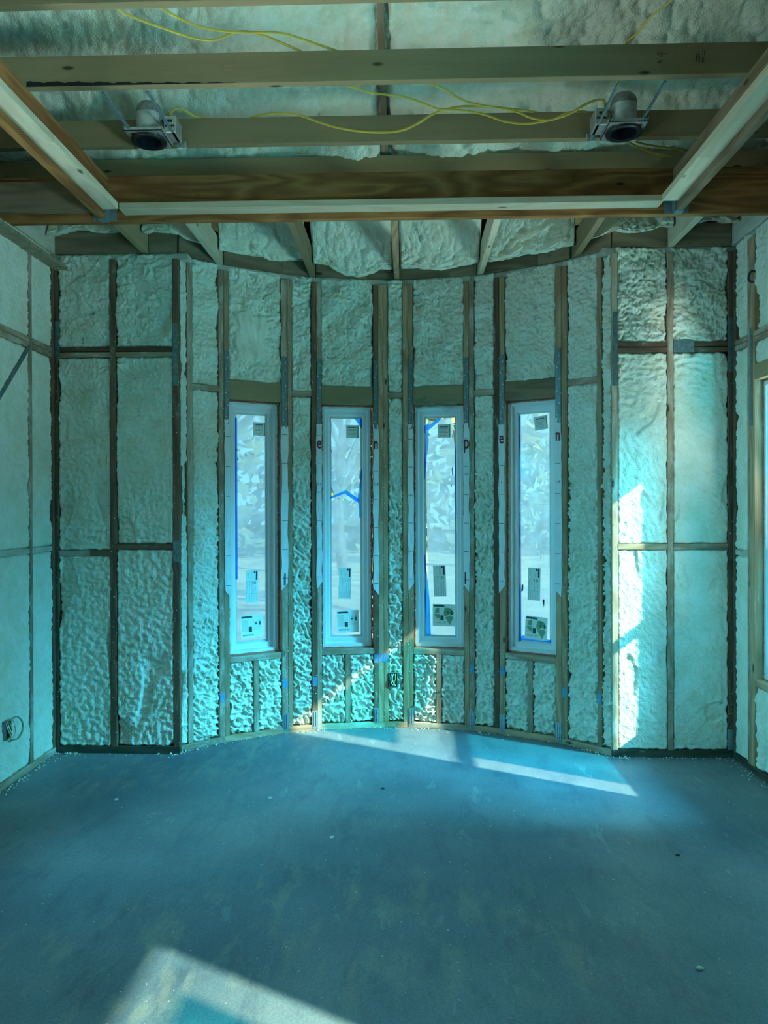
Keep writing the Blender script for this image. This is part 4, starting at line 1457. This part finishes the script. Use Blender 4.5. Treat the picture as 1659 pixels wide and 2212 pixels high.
def hung_window(idx, y0, y1, label, films, left=False):
    """white single-hung window in the right wall; local x runs towards the camera"""
    w, h = y1 - y0, WZ1 - WZ0
    M = Matrix.Translation((XL if left else XR, (y0 + y1) / 2, WZ0)) @ Matrix.Rotation(math.pi / 2 if left else -math.pi / 2, 4, 'Z')
    r = empty('window_%d' % idx, M)
    tag(r, label, 'window', kind='structure')
    hw = w / 2
    V, Fc = ring(-hw, hw, 0, h, [(0.0, 0.050), (0.022, 0.050), (0.024, 0.062), (0.034, 0.064), (0.034, 0.135), (0.0, 0.135)])
    mesh_from('frame', V, Fc, 'vinyl', r)
    zr = 0.70
    for (z0, z1, yy_, nm) in ((0.034, zr + 0.018, 0.068, 'lower_sash'), (zr - 0.018, h - 0.034, 0.098, 'upper_sash')):
        V, Fc = ring(-hw + 0.034, hw - 0.034, z0, z1, [(0.0, yy_), (0.028, yy_), (0.034, yy_ + 0.010), (0.034, yy_ + 0.02), (0.036, yy_ + 0.028), (0.0, yy_ + 0.028)])
        sh_ = mesh_from(nm, V, Fc, 'vinyl', r)
        g_ = MB()
        g_.box(-hw + 0.055, hw - 0.055, yy_ + 0.012, yy_ + 0.016, z0 + 0.022, z1 - 0.022)
        g_.build('pane', 'glass', sh_)
    seal_bead(r, -hw - 0.004, hw + 0.004, -0.004, h + 0.004, 0.055, idx)
    for x0, x1, z0, z1 in films:
        film_sheet(r, [(x0, z0), (x1, z0), (x1, z1), (x0, z1)], 0.131, 'film_side', seed=idx, res=0.06)
    return r


# local x = -(y - centre): far side is negative x
hung_window(5, *WIN_R[0], 'tall white window in the right wall beside the corner, covered with blue film',
            [(-0.27, 0.225, 0.05, 0.70), (-0.25, 0.22, 1.02, 1.57)])
hung_window(6, *WIN_R[1], 'white window in the right wall near the viewer', [(-0.19, 0.40, 0.05, 0.68), (-0.19, 0.40, 0.70, 1.49)])
hung_window(7, *WIN_R[2], 'white window in the right wall behind the viewer', [(-0.36, 0.36, 0.72, 1.60)])  # unseen window added for ambience, its film dims the floor
hung_window(9, 2.50, 3.35, 'white window in the left wall, outside the picture', [(-0.38, 0.38, 1.30, 1.60)], True)  # unseen window added so the left fill lamps reach the room
hung_window(8, *WIN_R[3], 'white window in the right wall farthest behind the viewer', [(-0.36, 0.36, 0.72, 1.60)])  # extra unseen window added to pass whiter light

# ------------------------------------------------------------------ house wrap flaps, straps, brackets and tape on the bow studs
def flap(a0, a1, z0, z1, seed, cut=0, letters=()):
    """strip of house wrap folded onto the stud face"""
    n_ = 40
    z = np.linspace(z0, z1, n_)
    rnd = np.random.RandomState(seed)
    p, q = bow(a0), bow(a1)
    t = (q - p).normalized()
    nrm = Vector((t.y, -t.x, 0))
    W = (q - p).length
    cols = 7
    P = np.zeros((n_, cols, 3))
    for i in range(n_):
        e0 = -0.004 + 0.006 * float(perlin(np.array(z[i] * 9.0 + seed), np.array(seed * 1.7), 3))
        e1 = W + 0.004 + 0.006 * float(perlin(np.array(z[i] * 9.0 + seed + 40), np.array(seed * 2.7), 4))
        zz = z[i]
        for j in range(cols):
            f = j / (cols - 1)
            u = e0 + (e1 - e0) * f
            zj = zz
            if i < 6:
                sl = (f if cut > 0 else 1 - f) * 0.05 if cut else 0
                zj = zz + sl * (1 - i / 6)
            d = 0.004 + 0.003 * float(perlin(np.array(u * 40.0), np.array(zz * 14 + seed), 5))
            v = p + t * u + nrm * d
            P[i, j] = (v.x, v.y, zj)
    o = grid_obj('housewrap_flap', P, 'housewrap', wb)
    mb_ = MB()
    zz = z0 + 0.08
    while zz < z1 - 0.02:
        a, b = p + nrm * 0.0085, q + nrm * 0.0085
        mb_.add([(a.x, a.y, zz), (b.x, b.y, zz), (b.x, b.y, zz + 0.003), (a.x, a.y, zz + 0.003)], [[0, 1, 2, 3]])
        zz += 0.19
    mb_.build('printed_lines', 'print_black', o)
    for body, zc, size, mat, du in letters:
        cpt = (p + q) / 2 + nrm * 0.009 + t * du
        M = axes_matrix(Vector((cpt.x, cpt.y, zc)), t, Vector((0, 0, 1)), nrm)
        c = bpy.data.curves.new('printed_letter', 'FONT')
        c.body = body
        c.size = size
        c.align_x = 'CENTER'
        c.align_y = 'CENTER'
        c.offset = 0.0015 if size > 0.05 else 0.0
        c.materials.append(MATS[mat])
        lo = bpy.data.objects.new('printed_letter', c)
        place(lo, o, M @ Matrix.Diagonal((0.6 if size > 0.05 else 1.0, 1, 1, 1)))
    return o


RED = 0.112
flap(-37.2, -36.2, 0.92, 2.06, 1, -1)
flap(-24.7, -23.5, 0.95, 2.04, 2, 1, [('l', 1.02, RED, 'print_red', 0.0)])
flap(-17.0, -16.05, 0.95, 2.06, 3, 1, [('e', 1.93, RED, 'print_red', 0.0), ('5 t', 1.655, 0.026, 'print_black', 0.0)])
flap(-4.5, -3.55, 0.90, 2.06, 4, -1, [('n', 1.93, RED, 'print_red', 0.0), ('1-8', 1.655, 0.026, 'print_black', 0.0)])
flap(3.12, 4.08, 0.93, 2.06, 5, 1)
flap(15.36, 16.36, 0.93, 2.06, 6, -1, [('p', 1.93, RED * 1.15, 'print_red', 0.0), ('USA', 1.72, 0.018, 'print_black', 0.0), ('l', 1.02, RED, 'print_red', -0.008)])
flap(23.1, 24.1, 0.93, 2.04, 7, 1, [('e', 1.95, RED, 'print_red', 0.0), ('t', 1.66, 0.026, 'print_black', 0.0)])
flap(35.4, 36.6, 0.93, 2.06, 8, -1, [('n', 1.95, RED, 'print_red', 0.0), ('1-8', 1.655, 0.026, 'print_black', 0.0)])


def on_stud(name, a0, a1, z0, z1, mat, th=0.003, par=None, label=None):
    p, q = bow(a0), bow(a1)
    t = (q - p).normalized()
    nrm = Vector((t.y, -t.x, 0))
    c = (p + q) / 2 + nrm * (th / 2 + 0.0006)
    V, Fc = bevel_box((q - p).length, th, z1 - z0, 0.0006)
    o = mesh_from(name, V, Fc, mat, par or wb, axes_matrix(Vector((c.x, c.y, (z0 + z1) / 2)), t, -nrm, Vector((0, 0, 1))))
    if label:
        o['label'] = label
    return o


for a0, a1 in [(-37.3, -36.3), (-24.7, -23.5), (-16.95, -16.05), (-4.5, -3.55), (3.12, 4.08), (15.36, 16.36), (23.1, 24.15), (35.4, 36.6)]:
    st_ = on_stud('metal_strap', a0, a1, 2.03, 2.50, 'strap_steel', label='dark steel strap')
    for i in range(6):
        on_p, on_q = bow(a0), bow(a1)
        t = (on_q - on_p).normalized()
        nrm = Vector((t.y, -t.x, 0))
        c = (on_p + on_q) / 2 + nrm * 0.0042 + t * (0.007 if i % 2 else -0.007)
        V, Fc = lathe([(0.0, 0.0014), (0.0035, 0.0010), (0.0042, 0.0)], 8)
        nl = mesh_from('nail_head', V, Fc, 'galvanized', None, axes_matrix(Vector((c.x, c.y, 2.08 + i * 0.075)), t, Vector((0, 0, 1)).cross(nrm) * 0 + Vector((0, 0, 1)), nrm))
        child_world(nl, st_)
for a0, a1, z in [(-38.45, -37.4, 0.29), (-24.7, -23.5, 0.33), (-18.1, -17.05, 0.33), (-3.5, -2.42, 0.475), (-2.38, -1.42, 0.475), (-4.5, -3.55, 0.47), (16.45, 17.45, 0.42), (23.1, 24.1, 0.42), (36.75, 37.8, 0.33), (44.55, 45.5, 0.33)]:
    on_stud('tape_patch', a0, a1, z - 0.03, z + 0.03, 'stud_tape', 0.0012, label='square of blue tape')
for a0, a1 in [(-24.8, -23.3), (-4.7, -3.4), (3.0, 4.2), (16.3, 17.6), (23.0, 24.3), (35.3, 36.6), (-18.2, -16.9)]:
    b_ = on_stud('hold_down_bracket', a0, a1, 0.012, 0.135, 'bracket_steel', 0.004, label='steel anchor bracket')
    am = (a0 + a1) / 2
    on_stud('bracket_rib', am - 0.28, am - 0.18, 0.03, 0.125, 'galvanized', 0.009)
    on_stud('bracket_rib', am + 0.18, am + 0.28, 0.03, 0.125, 'galvanized', 0.009)
# straps on the flat panels
for par, x0, x1, z0, z1 in [(wbl, -2.148, -2.118, 2.42, 2.64), (wbl, -1.425, -1.388, 2.24, 2.62), (wbl, -1.425, -1.388, 1.17, 1.30), (wbr, 1.224, 1.254, 2.22, 2.66), (wbr, 1.908, 1.936, 2.3, 2.62), (wbr, 1.583, 1.705, 2.415, 2.488)]:
    b = MB()
    b.box(x0, x1, D - 0.0045, D - 0.001, z0, z1, 0.0005)
    o = b.build('metal_strap', 'strap_steel', par)
    o['label'] = 'dark steel strap'
b = MB()
b.box(1.90, 1.936, D - 0.004, D - 0.001, 0.05, 0.17, 0.0005)
b.build('hold_down_bracket', 'bracket_steel', wbr)

# right wall details: strap and house wrap beside the window
b = MB()
b.box(XR - 0.004, XR - 0.001, 4.372, 4.403, 1.95, 2.50)
b.build('metal_strap', 'strap_steel', wr)['label'] = 'dark steel strap'
Pf = np.zeros((30, 5, 3))
for i in range(30):
    for j in range(5):
        z = 0.86 + (1.95 - 0.86) * i / 29
        Pf[i, j] = (XR + 0.004 + j * 0.011, 4.366 - 0.002 * j + 0.003 * math.sin(z * 9 + j), z + (0.04 * (1 - i / 5) * (j / 4) if i < 5 else 0))
grid_obj('housewrap_flap', Pf[:, ::-1], 'housewrap', wr)

# knots and holes: cut-outs for outlet boxes
def outlet_box(M, label, tilt):
    r = empty('outlet_box', M)
    tag(r, label, 'electrical box')
    V, Fc = ring(-0.028, 0.028, -0.05, 0.05, [(0.0, -0.004), (0.0025, -0.004), (0.0025, 0.05), (0.0, 0.05)])
    mesh_from('box_rim', V, Fc, 'print_dim', r)
    b_ = MB()
    b_.box(-0.027, 0.027, 0.006, 0.008, -0.049, 0.049)
    b_.build('box_back', 'black_plastic', r)
    for i, (m_, pts) in enumerate([('wire_copper', [(-0.015, 0.004, 0.04), (-0.018, -0.012, 0.0), (-0.004, -0.016, -0.03), (0.006, -0.006, -0.012)]),
                                   ('vinyl', [(0.0, 0.004, 0.04), (-0.008, -0.014, 0.005), (0.010, -0.016, -0.028), (0.012, -0.004, -0.04)]),
                                   ('cable_yellow', [(0.012, 0.004, 0.04), (0.014, -0.012, 0.01), (0.0, -0.014, -0.03), (-0.012, -0.005, -0.042)])]):
        V, Fc = tube(pts, 0.0035, 0.003, 6, 5)
        mesh_from('wire', V, Fc, m_, r, smooth=True)
    return r


pb, qb = bow(-1.2), bow(0.6)
tb = (qb - pb).normalized()
nb = Vector((tb.y, -tb.x, 0))
cb = (pb + qb) / 2 + nb * 0.006
ob = outlet_box(axes_matrix(Vector((cb.x, cb.y, 0.325)), tb, -nb, Vector((0, 0, 1))), 'open electrical box with loose wires beside the middle bow studs', 0)
lb = at(12, 1578, 4.06)
ob2 = outlet_box(Matrix.Translation((XL + 0.012, 4.045, 0.31)) @ Matrix.Rotation(math.pi / 2, 4, 'Z'), 'electrical box buried in the foam low on the left wall', 0)
V, Fc = tube([(XL + 0.012, 4.06, 0.355), (XL + 0.03, 4.10, 0.368), (XL + 0.04, 4.14, 0.33), (XL + 0.04, 4.145, 0.28), (XL + 0.03, 4.11, 0.245), (XL + 0.015, 4.07, 0.25)], 0.0055, 0.004, 8, 6)
o = mesh_from('electric_cable', V, Fc, 'cable_grey', None, smooth=True)
tag(o, 'grey cable looping out of the box low on the left wall', 'cable')

hk = [(XR + 0.004, 4.335, 2.80), (XR - 0.018, 4.345, 2.805), (XR - 0.026, 4.360, 2.785), (XR - 0.020, 4.372, 2.762), (XR - 0.006, 4.362, 2.750), (XR + 0.004, 4.345, 2.752)]
V, Fc = tube(hk, 0.006, 0.006, 8, 6)
o = mesh_from('cable_stub', V, Fc, 'black_plastic', None, smooth=True)
tag(o, 'short black cable stub curling out of the right wall foam', 'cable')

# clear plastic scrap over the third window
a0, a1, _ = WBAYS[2]
p, q = bow(a0), bow(a1)
t = (q - p).normalized()
nrm = Vector((t.y, -t.x, 0))
u = np.linspace(0.02, 0.30, 40)
v = np.linspace(0, 1, 12)
Uu, Vv = np.meshgrid(u, v)
topz = 2.215 + 0.028 * np.sin(Uu * 21) * np.sin(Uu * 9 + 1) + 0.012 * perlin(Uu * 30, Uu * 0, 3)
botz = 2.172 - 0.03 * np.exp(-((Uu - 0.23) / 0.03) ** 2)
Zz = botz + (topz - botz) * Vv
dd = 0.012 + 0.010 * perlin(Uu * 22, Zz * 40, 6)
P = np.stack([p.x + t.x * Uu + nrm.x * (dd - 0.03 * (1 - Vv)), p.y + t.y * Uu + nrm.y * (dd - 0.03 * (1 - Vv)), Zz], -1)
o = grid_obj('plastic_scrap', P, 'scrap_film')
tag(o, 'crumpled clear plastic scrap along the top of the third bow window', 'plastic')

# foam spray tufts along studs and floor: loose crumbs nobody could count
rnd = random.Random(3)
mb = MB()


def crumb(c, s):
    V = []
    for d in ((1, 0, 0), (-1, 0, 0), (0, 1, 0), (0, -1, 0), (0, 0, 1), (0, 0, -0.6)):
        V.append(c + Vector(d) * s * rnd.uniform(0.5, 1.2))
    mb.add(V, [[0, 2, 4], [2, 1, 4], [1, 3, 4], [3, 0, 4], [2, 0, 5], [1, 2, 5], [3, 1, 5], [0, 3, 5]])


for i in range(620):
    x = rnd.uniform(XL + 0.02, XR - 0.02)
    d = abs(rnd.gauss(0, 0.035)) + 0.004
    s_ = (0.0015 + 0.008 * rnd.random() ** 2.5) * (1.0 if d < 0.04 else 0.6)
    if rnd.random() < 0.25:
        x = rnd.choice([-1.45, -1.38, -1.3, 1.2, 1.15, -2.1]) + rnd.uniform(-0.12, 0.12)
    crumb(Vector((x, wall_y(x) - d, s_ * 0.5)), s_)
for i in range(90):
    y = rnd.uniform(3.6, D)
    crumb(Vector((XL + abs(rnd.gauss(0, 0.03)) + 0.004, y, 0.002)), rnd.uniform(0.002, 0.008))
    crumb(Vector((XR - abs(rnd.gauss(0, 0.03)) - 0.004, y, 0.002)), rnd.uniform(0.002, 0.007))
for i in range(240):
    x, y = rnd.uniform(XL + 0.05, XR - 0.05), rnd.uniform(2.0, 5.0)
    if y < wall_y(x) - 0.05:
        crumb(Vector((x, y, 0.001)), rnd.uniform(0.0012, 0.0035))
o = mb.build('foam_crumbs', 'foam')
tag(o, 'pale foam crumbs and specks scattered over the concrete floor', 'debris', kind='stuff')

# foam flecks and wisps stuck to the stud faces
mb = MB()
for i in range(1500):
    a0, a1, _m = rnd.choice(STUDS)
    f = rnd.choice([rnd.uniform(-0.1, 0.25), rnd.uniform(0.75, 1.1), rnd.uniform(0, 1)])
    p_ = bow(a0 + (a1 - a0) * f, RB - 0.0015)
    s_ = 0.001 + 0.0045 * rnd.random() ** 2
    crumb(Vector((p_.x, p_.y, rnd.uniform(0.05, 2.6))), s_)
for par_x in (-2.145, -1.79, -1.405, 1.237, 1.566, 1.92):
    for i in range(90):
        crumb(Vector((par_x + rnd.uniform(-0.019, 0.019), D - 0.001, rnd.uniform(0.05, 2.6))), 0.001 + 0.004 * rnd.random() ** 2)
o = mb.build('foam_flecks', 'foam', wb)
o['kind'] = 'stuff'

# round metal caps and dark pebbles lying on the floor
plain('cap_metal', (0.62, 0.62, 0.6), 0.4, 0.3)
plain('pebble_dark', (0.05, 0.05, 0.05), 0.8)
for (px, py, lab) in [(718, 1809, 'round pale cap lying alone on the middle of the concrete floor'), (583, 1724, 'round pale cap on the floor in front of the first bow window'),
                      (251, 1727, 'round pale cap on the floor in front of the left flat wall panel')]:
    dv = CR * ((px - CX) / F_PX) + CU * ((CY - py) / F_PX) + CF
    tt = -CAM_H / dv.z
    pos = Vector((0, 0, CAM_H)) + dv * tt
    V, Fc = lathe([(0.0, 0.004), (0.007, 0.0045), (0.0115, 0.003), (0.012, 0.0), (0.0, 0.0)], 20)
    o = mesh_from('metal_cap', V, Fc, 'cap_metal', None, Matrix.Translation(pos), True)
    tag(o, lab, 'cap', 'round caps dropped on the floor')
for (px, py, s_, lab) in [(827, 1704, 0.010, 'small dark pebble on the floor before the middle of the bow'), (1464, 1848, 0.010, 'small dark chip on the floor toward the right wall'),
                          (1512, 2094, 0.012, 'pale chip on the floor near the lower right')]:
    dv = CR * ((px - CX) / F_PX) + CU * ((CY - py) / F_PX) + CF
    tt = -CAM_H / dv.z
    pos = Vector((0, 0, CAM_H)) + dv * tt
    bm = bmesh.new()
    bmesh.ops.create_icosphere(bm, subdivisions=2, radius=1)
    for v_ in bm.verts:
        v_.co = Vector((v_.co.x * s_ * rnd.uniform(0.8, 1.2), v_.co.y * s_ * 0.7 * rnd.uniform(0.8, 1.2), max(0, v_.co.z * s_ * 0.5 + s_ * 0.35)))
    me = bpy.data.meshes.new('pebble')
    bm.to_mesh(me)
    bm.free()
    me.materials.append(MATS['cap_metal' if 'pale' in lab else 'pebble_dark'])
    o = place(bpy.data.objects.new('pebble', me), None, Matrix.Translation(pos))
    tag(o, lab, 'pebble')

# ------------------------------------------------------------------ outdoors, seen through the bow windows
n_ = 90
gx = np.linspace(-45, 45, n_)
gy = np.linspace(-40, 60, n_)
GX_, GY_ = np.meshgrid(gx, gy)
far_ = sstep(6, 14, np.hypot(GX_, GY_ - 1.5))
GZ_ = -0.32 + far_ * (0.10 * perlin(GX_ * 0.2, GY_ * 0.2, 2) + 0.01 * (np.hypot(GX_, GY_ - 1.5) - 6))
o = grid_obj('ground', np.stack([GX_, GY_, GZ_], -1), 'grass_dry')
tag(o, 'dry winter grass outside the windows', 'ground', kind='structure')


def tree(x, y, h, seed, leaf, label):
    rnd_ = random.Random(seed)
    r = empty('tree', Matrix.Translation((x, y, -0.2)))
    tag(r, label, 'tree', 'trees outside the bow windows')
    tr_, lf = MB(), MB()

    def grow(p, d, L, rad, lev):
        n3 = [p, p + d * L * 0.5 + Vector((rnd_.uniform(-.05, .05), rnd_.uniform(-.05, .05), 0)) * L, p + d * L]
        V, Fc = tube(n3, rad, rad, 5, 2)
        k_ = len(V)
        tr_.add(V, Fc)
        if lev >= 3:
            for _ in range(7):
                c = n3[2] + Vector((rnd_.gauss(0, .35), rnd_.gauss(0, .35), rnd_.gauss(0, .3)))
                s2 = rnd_.uniform(0.05, 0.16)
                a = Vector((rnd_.uniform(-1, 1), rnd_.uniform(-1, 1), rnd_.uniform(-1, 1))).normalized()
                b = a.orthogonal().normalized()
                lf.add([c - a * s2, c + b * s2 * 0.5, c + a * s2, c - b * s2 * 0.5], [[0, 1, 2, 3]])
            return
        for _ in range(4 if lev else 6):
            nd = (d + Vector((rnd_.gauss(0, .55), rnd_.gauss(0, .55), rnd_.uniform(-0.1, 0.5)))).normalized()
            f = rnd_.uniform(0.5, 1.0)
            grow(p + (n3[2] - p) * f, nd, L * rnd_.uniform(0.5, 0.72), rad * 0.5, lev + 1)
    grow(Vector((0, 0, 0)), Vector((0, 0, 1)), h * 0.45, h * 0.018, 0)
    tr_.build('trunk', 'bark', r)
    f_ = lf.build('foliage', leaf, r)
    f_['kind'] = 'stuff'


for x, y, h, sd, leaf, lab in [(-3.1, 12.0, 6.5, 101, 'leaves_tan', 'blurred tan tree outside the first bow window from the left'),
                               (-1.7, 20.0, 8.0, 102, 'leaves_tan', 'blurred bare tree outside the torn film of the second bow window'),
                               (1.2, 12.0, 6.0, 103, 'leaves_tan', 'blurred golden tree outside the third bow window from the left'),
                               (5.6, 21.0, 8.0, 104, 'leaves_olive', 'blurred olive tree outside the bow window nearest the right wall')]:
    tree(x, y, h, sd, leaf, lab)
# distant treeline: one mass of twigs and leaves nobody could count
rt_ = random.Random(5)
mb = MB()
for i in range(22000):
    an, rr = rt_.uniform(0, 2 * math.pi), rt_.uniform(25, 33)
    x, y = rr * math.cos(an), 1.5 + rr * math.sin(an)
    z = rt_.uniform(0, 1) ** 1.3 * (5.5 + 1.5 * math.sin(x * 0.7) + math.sin(x * 2.3))
    a = Vector((rt_.uniform(-1, 1), rt_.uniform(-1, 1), rt_.uniform(-1, 1))).normalized()
    b = a.orthogonal().normalized()
    s2 = rt_.uniform(0.15, 0.5)
    c = Vector((x, y, z))
    mb.add([c - a * s2, c + b * s2 * 0.6, c + a * s2, c - b * s2 * 0.6], [[0, 1, 2, 3]])
o = mb.build('treeline', 'leaves_olive')
tag(o, 'hazy woodland edge far outside the windows', 'treeline', kind='stuff')
